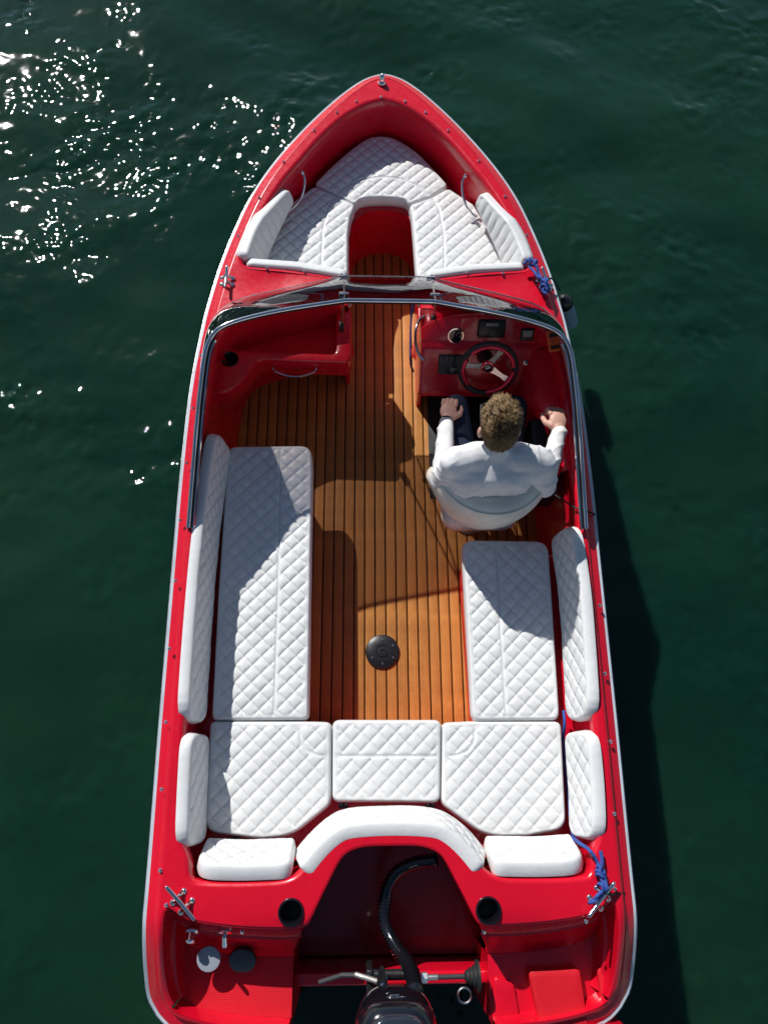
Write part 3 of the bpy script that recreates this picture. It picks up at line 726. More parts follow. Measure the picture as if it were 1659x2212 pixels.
# side bolster panel beside the helm
mb = MB(); yy = np.linspace(2.3, 1.55, 26); rows = []
for y in yy:
    t = (2.3-y)/.75; wd = .16*(1-sst(.35, 1, np.array(t)))+.012
    rows.append([Vector((.965, y, .60)), Vector((.945-wd*.12, y, .60)), Vector((.93-wd*.5, y, .56)), Vector((.925-wd*.8, y, .48)), Vector((.925-wd, y, .36)), Vector((.96, y, .30))])
mb.loft(rows); mk('side_bolster', mb, RED, boat, sharp=0)
# dash normals
up_n = Vector((0, -(.705-.582), .125)).normalized(); 
def on_upper(px, py):
    def err(z):
        q = L(px, py, z); tt = (q.x-.56)/.36; zt = .575+.135*math.sqrt(max(0, 1-tt*tt)); return abs(z-(.590+(q.y-2.352)/.068*(zt-.596)))
    return L(px, py, min(np.linspace(.56, .74, 300), key=err))
def on_lower(px, py):
    return L(px, py, min(np.linspace(.34, .58, 300), key=lambda z: abs(L(px, py, z).y-(2.145+(z-.382)*.906))))
Rup = Matrix.Rotation(R(56), 3, 'X'); Rlo = Matrix.Rotation(R(47.8), 3, 'X')
gq = on_upper(984, 724); an = Rup @ Vector((0, 0, 1))
mb = MB(); mb.lathe([(.047, -.01), (.047, .008), (.044, .011), (.039, .011), (.039, .004)], gq, an, 32); g = mk('gauge', mb, CHROME, boat)
mb = MB(); mb.lathe([(.0395, .0), (.0395, .0055)], gq, an, 32); mk('gauge_face', mb, BLACKG, g)
mb = MB()
for a in np.linspace(-120, 120, 13):
    d_ = Rup @ Vector((math.sin(R(a)), math.cos(R(a)), 0)); mb.tube([gq+d_*.029+an*.0062, gq+d_*.035+an*.0062], .0008, 4)
d_ = Rup @ Vector((.5, .6, 0)); mb.tube([gq+an*.0065, gq+d_*.033+an*.0065], .0011, 4); mk('gauge_marks', mb, PRINT, g)
rq = on_upper(1061, 709)
mb = MB(); mb.box(rq+an*.004, (.155, .105, .03), Rup, .012); rad_ = mk('radio', mb, BLACK, boat)
mb = MB(); mb.box(rq+an*.0195+Rup @ Vector((0, .028, 0)), (.07, .017, .002), Rup); mk('radio_display', mb, LCD, rad_, False)
mb = MB()
for i in range(5):
    for j in range(2): mb.box(rq+an*.0195+Rup @ Vector((-.052+.026*i, -.01-.02*j, 0)), (.009, .005, .003), Rup)
mb.lathe([(.009, 0), (.008, .004)], rq+an*.019+Rup @ Vector((0, -.02, 0)), an, 16); mk('radio_buttons', mb, DARKGREY, rad_, False)
dq = on_upper(1138, 722)
mb = MB(); mb.box(dq+an*.004, (.075, .072, .02), Rup, .008); ds = mk('depth_display', mb, BLACK, boat)
mb = MB(); mb.box(dq+an*.0145+Rup @ Vector((0, .008, 0)), (.052, .036, .002), Rup); mk('screen', mb, LCD, ds, False)
sq = on_lower(972, 787); bn = Rlo @ Vector((0, 0, 1))
mb = MB(); mb.box(sq+bn*.002, (.135, .115, .014), Rlo, .004); sp = mk('switch_panel', mb, BLACK, boat)
mb = MB()
def flatc(u, v_): return sq+bn*.0105+Rlo @ Vector((u, v_, 0))
scr = [(.0, -.03), (.006, -.02), (.010, -.034), (.016, -.018), (.02, -.03), (.026, -.02), (.03, -.03), (.038, -.024), (.046, -.026)]
mb.tube(catmull([flatc(a, b) for a, b in scr], 4), .0012, 5); mb.tube([flatc(.002, -.04), flatc(.012, -.044), flatc(.02, -.036)], .0012, 5); mk('panel_script', mb, PRINT, sp)
mb = MB()
for i in range(3): mb.box(flatc(-.05+.03*i, .025), (.02, .034, .01), Rlo, .003)
mk('rocker_switches', mb, DARKGREY, sp)
# helm grab handle on passage side
hp = [L(917, 683, .60), L(905, 693, .60), L(898, 715, .60), L(898, 742, .59), L(905, 765, .57), L(917, 779, .56)]
mb = MB(); mb.tube(catmull(hp, 5), .0085, 10); mk('grab_handle', mb, CHROME, helm)
hp = [L(893, 655, .50), L(888, 690, .45), L(886, 740, .42), L(887, 785, .40), L(893, 803, .36)]
mb = MB(); mb.tube(catmull(hp, 5), .006, 8); mk('loom_cable', mb, NAVYC, helm)
# steering wheel
wc = L(1054, 797, .61); tilt = R(60); Rw = Matrix.Rotation(tilt, 3, 'X'); wn_ = Rw @ Vector((0, 0, 1)); roll = Matrix.Rotation(R(-14), 3, 'Z')
def wp(r_, a, h=0): return wc+Rw @ (roll @ Vector((r_*math.cos(a), r_*math.sin(a), h)))
mb = MB(); mb.tube([wp(.152, a) for a in np.linspace(0, 2*math.pi, 64, endpoint=False)], .0165, 12, closed=True); wheel = mk('steering_wheel', mb, RUBBER, boat)
mb = MB()
for a0, a1 in ((22, 150), (168, 235), (285, 372)):
    seg = [wp(.1395, R(a), .008) for a in np.linspace(a0, a1, 20)]; mb.tube(seg, .0135, 10)
mk('inlay', mb, REDALU, wheel)
for a in (74, 186, -16):
    mb = MB(); pts = []
    for t, hw in ((.03, .020), (.06, .015), (.09, .012), (.12, .016), (.145, .022)):
        pts.append((t, hw))
    top_ = []; 
    for t, hw in pts:
        d_ = Vector((math.cos(R(a)), math.sin(R(a)), 0)); e_ = Vector((-d_.y, d_.x, 0)); hz = -.028+.03*(t/.145)
        top_.append([wc+Rw @ (roll @ (d_*t-e_*hw+Vector((0, 0, hz)))), wc+Rw @ (roll @ (d_*t+e_*hw+Vector((0, 0, hz)))), wc+Rw @ (roll @ (d_*t+e_*hw+Vector((0, 0, hz-.006)))), wc+Rw @ (roll @ (d_*t-e_*hw+Vector((0, 0, hz-.006))))])
    mb.loft(top_, True); mk('spoke', mb, SILVER if a != 175 else SILVER, wheel, False)
mb = MB(); mb.lathe([(.038, -.034), (.038, -.020), (.033, -.014), (.026, -.013), (.025, -.016)], wc, wn_, 32); hub = mk('hub', mb, REDALU, wheel)
mb = MB(); mb.lathe([(.0245, -.016), (.0245, -.010), (.020, -.008)], wc, wn_, 24); mk('horn_button', mb, BLACKG, wheel)
mb = MB(); mb.box(wc+wn_*-.0075, (.026, .008, .0015), Rw @ Matrix.Rotation(R(20), 3, 'Z')); mk('emblem', mb, PRINT, wheel, False)
for a in range(6): mb = MB(); mb.lathe([(.0035, 0), (.003, .003)], wp(.0315, R(a*60+10), -.0145), wn_, 8); mk('bolt', mb, STEEL, wheel)
mb = MB(); mb.tube([wc-wn_*.03, wc-wn_*.14], [.03, .045], 16); mk('column', mb, BLACK, wheel)
kq = on_lower(1135, 783)
mb = MB(); mb.lathe([(.014, 0), (.014, .01), (.006, .012)], kq, bn, 16); mb.box(kq+bn*.02, (.018, .004, .02), Rlo); mk('ignition_key', mb, STEEL, helm)
# throttle
tq = L(1190, 905, .62)
mb = MB(); mb.box((.85, 1.66, .44), (.13, .46, .20), bev=.025); th = mk('throttle_box', mb, BLACK, boat)
hc = L(1203, 893, .74); hc.y -= .03
mb = MB(); mb.tube([Vector((.86, 1.66, .55)), Vector((hc.x-.01, hc.y-.02, .64)), Vector((hc.x, hc.y+.008, .685))], [.014, .012, .012], 10); mb.tube([Vector((hc.x-.060, hc.y+.012, .690)), Vector((hc.x+.03, hc.y+.012, .690))], .017, 12); mk('lever', mb, BLACKG, th)

# ------------------------------------------------------------------ helm seat (bucket)
sc = Vector((.508, 1.468, 0))
mb = MB(); mb.lathe([(.11, 0), (.11, .012), (.05, .02), (.045, .30)], (sc.x, sc.y+.03, 0), n=28); hseat = mk('helm_seat', mb, STEEL, boat)
cushion('seat_pad', roundpoly([(sc.x-.21, sc.y-.17), (sc.x+.21, sc.y-.17), (sc.x+.19, sc.y+.27), (sc.x-.19, sc.y+.27)], [.1, .1, .09, .09]), hseat, flat_map(.33), .12, .04, fam=((0, 50.), (90, 50.)), depth=0, mat=VINYLC)
# wrap-round back shell: horseshoe sweep, thick at the top roll
mb = MB(); rings = []
for a in np.linspace(R(-200), R(20), 45):
    ca_, sa_ = math.cos(a), math.sin(a); rx, ry = .238, .235
    side_ = sst(0, 1, np.array((sa_+.45)/.9))            # 0 at the back, 1 towards the front ends
    ztop = .865-.29*float(side_)
    base = Vector((sc.x+rx*ca_, sc.y+.03+ry*sa_, 0)); od = Vector((ca_, sa_, 0))
    pr = [(-.075, .42), (-.062, ztop-.075), (-.050, ztop-.022), (-.022, ztop), (.020, ztop-.006), (.050, ztop-.034), (.068, ztop-.085), (.066, ztop-.15), (.03, .52), (-.03, .40), (-.075, .42)]
    rings.append([base+od*(d_+.0)+Vector((0, 0, z)) for d_, z in pr])
mb.loft(rings); mb.add(rings[0], [tuple(range(len(rings[0])-1))]); mb.add(rings[-1], [tuple(range(len(rings[0])-1))])
sh = mk('back_shell', mb, VINYLC, hseat, sharp=60)
md = sh.modifiers.new('sub', 'SUBSURF'); md.levels = 1; md.render_levels = 2
# piping roll along the shell top
pts = []
for a in np.linspace(R(-195), R(15), 60):
    ca_, sa_ = math.cos(a), math.sin(a); s2 = float(sst(0, 1, np.array((sa_+.45)/.9))); pts.append(Vector((sc.x+(.238+.048)*ca_, sc.y+.03+(.235+.048)*sa_, .865-.29*s2-.034)))
mb = MB(); mb.tube(pts, .005, 8); mk('piping', mb, VINYLC, hseat)

# ------------------------------------------------------------------ fittings
mb = MB(); mb.lathe([(.0085, 0), (.0085, .002), (.006, .004), (.0055, .010), (.003, .012)], (0, 0, 0), n=10)
stud = mk('snap_stud', mb, CHROME, boat)
SP = [(823, 210), (770, 219), (875, 219), (728, 243), (919, 243), (679, 282), (968, 282), (613, 350), (1034, 348), (560, 427), (1090, 425), (515, 510), (1138, 508), (577, 580), (658, 587), (738, 594), (1009, 590), (1086, 591), (932, 597),
      (643, 619), (722, 602), (549, 638), (1032, 629), (1125, 652), (435, 768), (418, 882), (404, 1000), (390, 1124), (380, 1255), (367, 1401), (359, 1560), (350, 1705), (347, 1880), (360, 1955), (1295, 1308), (1306, 1455), (1318, 1602), (1326, 1758), (1327, 1920), (1265, 1990), (1045, 2013), (524, 2013), (1205, 700)]
first = True
for a, b in SP:
    q = L(a, b, .68); q = L(a, b, zg(q.y)+.001); 
    if (q.y < -.57): q = L(a, b, .60)
    if first: stud.location = q; first = False
    else: share(stud, 'snap_stud', q, 0, boat)
def cleat(a, b, name='cleat'):
    a, b = Vector(a), Vector(b); d_ = (b-a); ln = d_.length; d_.normalize(); mid = (a+b)/2; e_ = Vector((-d_.y, d_.x, 0)); hgt = .042
    mb = MB(); pts = [a+Vector((0, 0, hgt+.004)), a.lerp(b, .2)+Vector((0, 0, hgt)), a.lerp(b, .5)+Vector((0, 0, hgt-.003)), a.lerp(b, .8)+Vector((0, 0, hgt)), b+Vector((0, 0, hgt+.004))]
    mb.tube(catmull(pts, 5), [.004]+[.0085]*19+[.004], 10)
    for t in (.36, .64):
        c_ = a.lerp(b, t)
        for s_ in (-1, 1): mb.tube([c_+Vector((0, 0, hgt-.004)), c_+e_*s_*.012+Vector((0, 0, hgt*.5)), c_+e_*s_*.026+Vector((0, 0, .006))], [.009, .008, .009], 8)
        for s_ in (-1, 1): mb.ell(c_+e_*s_*.03+Vector((0, 0, .005)), (.013, .013, .007), n=10, m=6)
    return mk(name, mb, CHROME, boat)
def onz(a, b, dz=.0): q = L(a, b, .68); return L(a, b, zg(q.y)+dz)
for A, B in (((494, 583), (489, 634)), ((1166, 586), (1186, 640)), ((362, 1909), (428, 1986)), ((1322, 1900), (1262, 1980))):
    qa, qb = onz(*A), onz(*B); c0 = (qa+qb)/2
    cleat(qa.lerp(c0, .06), qb.lerp(c0, .06))
# bow light
q = onz(825, 180); mb = MB(); mb.lathe([(.026, 0), (.026, .006), (.018, .016), (.019, .035), (.013, .052), (.004, .058)], q, (0, .25, 1), 18); mk('bow_light', mb, CHROME, boat)
# bow grab rails
for pts in ([(653, 373, .66), (658, 385, .64), (656, 410, .60), (648, 432, .56), (634, 448, .53), (624, 455, .52)], [(1005, 380, .66), (999, 393, .64), (1000, 420, .60), (1007, 445, .56), (1018, 460, .53), (1027, 468, .52)]):
    mb = MB(); mb.tube(catmull([L(*q) for q in pts], 5), .0075, 10); mb.ell(L(*pts[0]), (.012, .012, .012), n=10, m=6); mb.ell(L(*pts[-1]), (.012, .012, .012), n=10, m=6); mk('grab_handle', mb, CHROME, boat)
# table base in the floor
q = L(826, 1408, .004)
mb = MB(); mb.lathe([(.095, 0), (.095, .006), (.088, .011), (.036, .012), (.034, .009), (.030, .009), (.029, .014), (.012, .015), (.011, .010)], q, n=40); tb = mk('table_base', mb, BLACK, boat)
for i in range(6):
    a = R(30+60*i); mb = MB(); mb.lathe([(.0062, 0), (.005, .0025)], q+Vector((.068*math.cos(a), .068*math.sin(a), .0115)), n=10); mk('screw', mb, STEEL, tb)
# aft deck cup holders
for q in CUPS:
    q = Vector((q.x, q.y, .656)); mb = MB(); mb.lathe([(.036, -.10), (.041, -.02), (.043, .004), (.047, .009), (.053, .008), (.056, .003), (.056, -.003), (.050, -.004)], q, n=32, c1=False); c_ = mk('cup_holder', mb, BLACKG, boat)
    mb = MB(); mb.lathe([(.037, -.098), (.037, -.094)], q, n=24); mk('drain_mat', mb, CAULK, c_)
# hinges
for a, b in ((508, 1814), (585, 1816), (742, 1739), (929, 1739), (1079, 1813), (1159, 1811)):
    q = L(a, b, .338); mb = MB(); mb.box(q, (.042, .03, .008), bev=.002); h_ = mk('hinge', mb, BLACK, boat)
    for s_ in (-1, 1): mb = MB(); mb.lathe([(.005, 0), (.004, .002)], q+Vector((s_*.012, .003, .004)), n=8); mk('screw', mb, STEEL, h_)
# stern fittings on the port platform
q = L(415, 2012, .54); mb = MB(); mb.lathe([(.03, 0), (.03, .006), (.022, .012), (.02, .045), (.01, .052)], q, (0, -.8, .6), 18); mk('deck_filler', mb, CHROME, boat)
q = L(487, 2016, .53); mb = MB(); mb.lathe([(.034, -.004), (.034, .003), (.024, .007)], q, (0, -.9, .45), 20); mb.tube([q+Vector((0, -.01, .02)), q+Vector((0, -.045, .0)), q+Vector((0, -.02, -.02))], [.010, .012, .006], 10); mk('ski_hook', mb, CHROME, boat)
q = L(452, 2070, .47); mb = MB(); mb.lathe([(.050, 0), (.052, .006), (.050, .012), (.02, .014)], q, (0, -.15, 1), 36); mb.tube([q, q+Vector((0, .0, -.09))], .009, 10); mk('flush_cap', mb, MIDGREY, boat, label='round pale grey cap on a short stem')
q = L(525, 2070, .43); mb = MB(); mb.lathe([(.060, 0), (.062, .01), (.058, .018), (.03, .02)], q, (0, -.55, 1), 36); mk('inspection_cap', mb, BLACKG, boat, label='round black inspection cap')

# ------------------------------------------------------------------ outboard motor
mot = Thing('outboard_motor', 'black outboard motor with glossy cowling hung on the transom of the red speedboat', 'motor', (0, -.86, -.15))
mb = MB(); rings = []
cx = .0
for z, f_, wd, yo, yb in ((.60, .8, .135, -.80, -1.20), (.66, .9, .160, -.775, -1.25), (.74, 1, .172, -.765, -1.28), (.82, 1, .175, -.762, -1.30), (.88, 1, .170, -.770, -1.30), (.92, 1, .155, -.790, -1.285), (.945, 1, .13, -.825, -1.25), (.955, 1, .08, -.88, -1.19), (.957, 1, .02, -.98, -1.08)):
    yc = (yo+yb)/2; ly = (yo-yb)/2; rg = []
    for a in np.linspace(0, 2*math.pi, 48, endpoint=False):
        c_, s_ = math.cos(a), math.sin(a); e_ = .62
        rg.append(Vector((cx+wd*math.copysign(abs(c_)**e_, c_), yc+ly*math.copysign(abs(s_)**e_, s_), z)))
    rings.append(rg)
mb.loft(rings, True); mb.add(rings[0], [tuple(range(48))]); mb.add(rings[-1], [tuple(range(48))])
cowl = mk('cowling', mb, BLACKG, mot, sharp=60)
md = cowl.modifiers.new('sub', 'SUBSURF'); md.levels = 1; md.render_levels = 1
rings2 = [[Vector((q.x*.8, (q.y+1.06)*.9-1.07, q.z+.012)) for q in rg] for rg in rings[4:]]
rings2 = [[Vector((q.x*k_, (q.y+1.07)*k_-1.07, .958+dz_)) for q in rings2[0]] for k_, dz_ in ((1.0, -.03), (.97, -.004), (.93, .004), (.5, .010), (.02, .012))]
mb = MB(); mb.loft(rings2, True); mk('cowl_top', mb, ENGBLUE, mot, sharp=60)
q = L(832, 2153, .90); q.z = .90
mb = MB(); mb.tube([Vector((.0+.036*math.cos(a), -.772+.006*math.sin(a)*0, .865+.012*math.sin(a))) for a in np.linspace(0, 2*math.pi, 24, endpoint=False)], .0028, 6, closed=True); mb.box((-.006, -.768, .863), (.038, .006, .008), Matrix.Rotation(R(12), 3, 'Y'), .002); mk('badge', mb, CHROME, mot)
mb = MB(); mb.box((0, -.90, .30), (.14, .10, .62), bev=.02); mb.box((0, -1.0, -.25), (.09, .2, .7), bev=.03); mb.box((0, -1.0, .56), (.2, .34, .10), bev=.03); mk('midsection', mb, BLACK, mot)
for s_ in (-1, 1):
    mb = MB(); mb.box((s_*.09-.005, -.80, .40), (.03, .10, .26), bev=.008); mb.box((s_*.09-.005, -.775, .47), (.035, .035, .05), bev=.008); mk('clamp_bracket', mb, BLACK, mot)
a, b = L(800, 2120, .55), L(880, 2118, .55)
mb = MB(); mb.tube([(-.11, -.775, .50), (.12, -.775, .50)], .022, 12); mk('tilt_tube', mb, BLACK, mot)
q = L(825, 2110, .58); tri_ = [Vector((q.x-.035, q.y-.09, .565)), Vector((q.x+.04, q.y-.09, .565)), Vector((q.x+.012, q.y+.03, .585)), Vector((q.x, q.y+.045, .587)), Vector((q.x-.012, q.y+.03, .585))]
mb = MB(); mb.loft([tri_, [v_-Vector((0, 0, .014)) for v_ in tri_]], True); mb.add(tri_, [(0, 1, 2, 3, 4)]); arm = mk('steering_arm', mb, BLACK, mot, False)
mb = MB(); mb.lathe([(.011, 0), (.011, .010), (.006, .012)], q+Vector((.002, -.03, .002)), n=6); mb.lathe([(.006, 0), (.006, .02)], q+Vector((.02, .0, .0)), n=8); mk('bolts', mb, CHROME, arm)
mb = MB(); mb.tube([L(690, 2122, .46), L(740, 2106, .50), L(770, 2106, .52)], .010, 8); mk('steering_link', mb, DARKGREY, mot)
mb = MB(); mb.tube([L(768, 2105, .522), L(822, 2122, .56)], .011, 8); mk('link_rod', mb, DULL, mot)
a, b = L(900, 2112, .47), L(1012, 2109, .46)
mb = MB(); mb.tube([a.lerp(b, .22), b], .010, 10); mk('steering_rod', mb, DARKGREY, mot)
mb = MB(); mb.tube([a.lerp(b, .0), a.lerp(b, .40)], .012, 10); mb.tube([a.lerp(b, .08), a.lerp(b, .2)], .022, 6); mk('rod_end', mb, SILVER, mot)
ax = Vector((1, .02, -.02)); mb = MB(); mb.lathe([(.012, 0), (.026, .01), (.026, .02), (.034, .025), (.034, .036), (.043, .042), (.043, .052), (.062, .055), (.062, .066)], b-ax*.02, ax, 24); mk('bellows', mb, RUBBER, mot)
# corrugated rigging hose
hp = [L(945, 1858, .50), L(905, 1862, .47), L(862, 1880, .44), L(838, 1915, .42), L(830, 1960, .41), L(833, 2000, .42), L(852, 2040, .46), L(880, 2080, .53), L(893, 2115, .62), L(897, 2140, .70)]
pth = resample(catmull(hp, 8), .0088); mb = MB(); mb.tube(pth, [.033 if i % 2 else .022 for i in range(len(pth))], 16); mk('rigging_hose', mb, BLACKG, mot, sharp=0)
mb = MB(); mb.tube([L(1003, 2150, .18)+Vector((.034*math.cos(a), .0, .034*math.sin(a)-.0)) if False else L(1003, 2150, .30)+Vector((.03*math.cos(a), .03*math.sin(a), 0)) for a in np.linspace(0, 2*math.pi, 24, endpoint=False)], .006, 8, closed=True); mk('tow_eye', mb, STEEL, boat)

# ------------------------------------------------------------------ ropes, fenders, small loose things
def rope(name, label, pts, r=.008, mat=None, cat='rope', base=None, knots=()):
    t_ = Thing(name, label, cat, base or pts[0]); mb = MB(); pp = resample(catmull(pts, 8), .006)
    mb.tube(pp, [r*(1+.13*math.sin(i*1.9)) for i in range(len(pp))], 8); o = mk('line', mb, mat or ROPEB, t_, sharp=0)
    for i, kn in enumerate(knots):
        mb = MB()
        for c_, s_, ax in kn:
            ax = Vector(ax).normalized(); qn = ax.to_track_quat('Z', 'Y'); mb.tube([Vector(c_)+qn @ Vector((s_*math.cos(a), s_*math.sin(a), .4*s_*math.sin(2*a))) for a in np.linspace(0, 2*math.pi, 22, endpoint=False)], r, 7, closed=True)
        mk('knot', mb, mat or ROPEB, t_, sharp=0)
    return t_
zc_ = lambda a, b, dz: onz(a, b, dz)
p0 = [zc_(1132, 571, .05), zc_(1138, 563, .06), zc_(1150, 562, .07), zc_(1158, 575, .07), zc_(1164, 592, .06), zc_(1172, 605, .07), zc_(1178, 615, .06), zc_(1172, 628, .05), zc_(1181, 636, .05)]
kn = [(zc_(1150, 565, .06), .022, (.3, .2, 1)), (zc_(1156, 570, .06), .018, (1, .2, .3)), (zc_(1176, 612, .06), .020, (.6, 1, .2)), (zc_(1177, 620, .05), .022, (.2, 1, .4)), (zc_(1172, 604, .05), .024, (.3, .6, .6)), (zc_(1179, 626, .05), .016, (.6, 1, .2))]
rope('mooring_rope', 'blue mooring rope knotted round the starboard foredeck cleat', p0, .0085, knots=[kn[:2], kn[2:]])
p1 = [zc_(1140, 574, .04), zc_(1152, 585, .06), zc_(1163, 600, .07), zc_(1175, 604, .06), zc_(1184, 618, .05), zc_(1178, 634, .05)]
t_ = bpy.data.objects['mooring_rope']; mb = MB(); mb.tube(resample(catmull(p1, 8), .006), .008, 8); o = mk('line', mb, ROPEB); o.parent = t_; o.location = -(ROT.transposed() @ t_.location)
p0 = [L(1217, 1535, .42), L(1219, 1565, .42), Vector((.868, .17, .352)), Vector((.870, -.05, .352)), L(1236, 1800, .42), L(1247, 1818, .58), zc_(1272, 1836, .02), zc_(1290, 1862, .02), zc_(1297, 1893, .03), zc_(1304, 1918, .05), zc_(1290, 1935, .06), zc_(1282, 1944, .04), zc_(1272, 1950, .03), zc_(1285, 1946, .05), zc_(1300, 1930, .05)]
kn = [(zc_(1296, 1883, .03), .016, (.2, 1, .3)), (zc_(1297, 1890, .03), .017, (.1, 1, .2)), (zc_(1295, 1878, .03), .014, (1, .4, .2)), (zc_(1301, 1915, .05), .018, (.6, 1, .3))]
rope('mooring_rope', 'blue mooring rope tied to the starboard stern cleat beside the white backrest', p0, .008, knots=[kn])
t_ = bpy.data.objects['mooring_rope.001']
for pp in ([zc_(1296, 1884, .03), zc_(1300, 1862, .03), zc_(1297, 1838, .03)], [zc_(1299, 1886, .03), zc_(1306, 1900, .04), zc_(1310, 1920, .05)]):
    mb = MB(); mb.tube(resample(catmull(pp, 6), .006), .0085, 8); o = mk('line', mb, ROPEB); o.parent = t_; o.location = -(ROT.transposed() @ t_.location)
# cords over the side
rope('cord', 'thin black cord running from the starboard stern cleat over the side', [zc_(1300, 1928, .05), zc_(1320, 1932, .03), zc_(1345, 1928, -.02), zc_(1352, 1930, -.12), Vector((1.09, -.44, .2))], .005, CORD, 'cord')
rope('cord', 'thin black cord crossing the gunwale beside the helm seat', [L(1190, 1064, .5), L(1215, 1080, .58), L(1245, 1098, .67), L(1275, 1107, .70), L(1284, 1110, .68), Vector((1.085, 1.32, .5)), Vector((1.10, 1.31, .25))], .0045, CORD, 'cord')
q = zc_(1178, 612, .04)
rope('cord', 'thin black fender cord from the foredeck cleat over the white rub rail', [q, zc_(1190, 601, .03), zc_(1200, 612, .0), zc_(1209, 628, -.08)], .005, CORD, 'cord')
def fender(c_, label, r_, ht, ax, mat):
    t_ = Thing('fender', label, 'fender', c_-Vector((0, 0, ht)), group='fenders over the starboard side')
    ax = Vector(ax).normalized()
    mb = MB(); pr = [(r_*.2, -ht)]+[(r_*math.sin(a), -ht+r_-r_*math.cos(a)) for a in np.linspace(.3, math.pi/2, 6)]+[(r_, -.05)]; mb.lathe(pr+[(r_*.98, -.045)], c_, ax, 28); mk('body', mb, mat, t_)
    mb = MB(); mb.lathe([(r_*1.005, -.06), (r_*1.0, -.03), (r_*.9, -.005), (r_*.5, .012), (r_*.25, .02), (r_*.22, .05)], c_, ax, 28); mk('end_cap', mb, BLACK, t_)
fender(L(1217, 648, .50), 'pale blue fender with black cap hanging beside the foredeck cleat', .048, .34, L(1217, 648, .50)-L(1236, 712, .12), FEND)
fender(Vector((1.115, 1.27, .28)), 'black fender hanging beside the aft end of the windscreen', .05, .36, (.05, 0, 1), BLACK)
# orange handheld unit hung at the screen
q = L(1195, 737, .75); Ro = Matrix.Rotation(R(30), 3, 'X') @ Matrix.Rotation(R(12), 3, 'Z')
dev = Thing('handheld_meter', 'small orange handheld meter leaning at the starboard corner of the windscreen', 'meter', q)
mb = MB(); mb.box(q, (.062, .115, .022), Ro, .006); mk('case', mb, ORANGE, dev)
mb = MB(); mb.box(q+Ro @ Vector((0, .032, .0118)), (.044, .022, .001), Ro); mk('screen', mb, LCDDARK, dev, False)
mb = MB()
for i in range(4): mb.box(q+Ro @ Vector((-.018+.012*i, -.033, .0125)), (.009, .018, .003), Ro)
mk('buttons', mb, BLACK, dev, False)
mb = MB()
for i in range(3): mb.box(q+Ro @ Vector((-.004, .008-.008*i, .0115)), (.034-.008*i, .0022, .0008), Ro)
mk('print', mb, BLACK, dev, False)

# ------------------------------------------------------------------ person at the helm
def caps(mb, a, b, r0, r1, n=14):
    a, b = Vector(a), Vector(b); d_ = b-a; ln = d_.length; q = d_.to_track_quat('Z', 'Y'); vs = []; fs = []; prof = []
    for t in np.linspace(-math.pi/2+.02, 0, 5): prof.append((r0*math.cos(t), r0*math.sin(t)))
    for t in np.linspace(0, math.pi/2-.02, 5): prof.append((r1*math.cos(t), ln+r1*math.sin(t)))
    return mb.lathe(prof, a, d_, n)
def chain(mb, pts, rs, n=14):
    for i in range(len(pts)-1): caps(mb, pts[i], pts[i+1], rs[i], rs[i+1], n)
def remesh(name, mb, mat, parent, vox, smooth=6, deform=None, label=None):
    me = bpy.data.meshes.new(name); me.from_pydata(mb.v, [], mb.f); o = bpy.data.objects.new('tmp', me); COL.objects.link(o)
    bm = bmesh.new(); bm.from_mesh(me); bmesh.ops.recalc_face_normals(bm, faces=bm.faces); bm.to_mesh(me); bm.free()
    m_ = o.modifiers.new('r', 'REMESH'); m_.mode = 'VOXEL'; m_.voxel_size = vox
    m2 = o.modifiers.new('s', 'SMOOTH'); m2.iterations = smooth; m2.factor = .5
    dg = bpy.context.evaluated_depsgraph_get(); dg.update(); r_ = bpy.data.meshes.new_from_object(o.evaluated_get(dg)); bpy.data.objects.remove(o)
    r_.name = name
    if deform: deform(r_)
    return mkme(name, r_, mat, parent, True, label, sharp=0)
head = Vector((.488, 1.515, 1.175)); neck = Vector((.484, 1.44, 1.03))
man = Thing('person', 'person in white long-sleeved top and dark trousers seated at the helm, hands off the wheel', 'person', (.49, 1.42, .45))
shL, shR = L(985, 1003, .965), L(1166, 1003, .965)
shL.y = shR.y = 1.425; shL.z = shR.z = .975
elL, elR = Vector((.268, 1.43, .74)), Vector((.768, 1.385, .78))
wrL, wrR = L(963, 915, .66), L(1207, 934, .76)
hipL, hipR = Vector((.40, 1.44, .53)), Vector((.575, 1.44, .53))
knL, knR = L(985, 878, .56), L(1112, 880, .56)
anL, anR = Vector((knL.x+.03, 2.02, .11)), Vector((knR.x-.01, 2.02, .11))
pel = Vector((.488, 1.43, .55)); chest = Vector((.485, 1.392, .83))
body = MB()
body.ell(head, (.074, .092, .112), Matrix.Rotation(R(-22), 3, 'X'), 24, 16)
body.ell(head+Vector((0, .045, -.045)), (.055, .055, .07), None, 18, 12)                  # jaw / face
body.ell(head+Vector((0, .10, -.035)), (.013, .02, .02), None, 10, 8)                      # nose
for s_ in (-1, 1):
    body.ell(head+Vector((s_*.086, -.012, -.035)), (.013, .021, .033), Matrix.Rotation(R(-10), 3, 'X'), 12, 8)
    body.ell(head+Vector((s_*.03, .082, -.01)), (.018, .012, .012), None, 10, 8)
chain(body, [head+Vector((0, -.035, -.06)), neck, chest+Vector((0, .02, .06))], [.056, .052, .05])
chain(body, [chest+Vector((-.06, .02, .02)), pel+Vector((-.04, .02, .05))], [.07, .08]); chain(body, [chest+Vector((.06, .02, .02)), pel+Vector((.04, .02, .05))], [.07, .08])
for sh_, el_, wr_ in ((shL, elL, wrL), (shR, elR, wrR)):
    chain(body, [chest+Vector((0, .02, .08)), sh_, el_, wr_], [.055, .045, .034, .026])
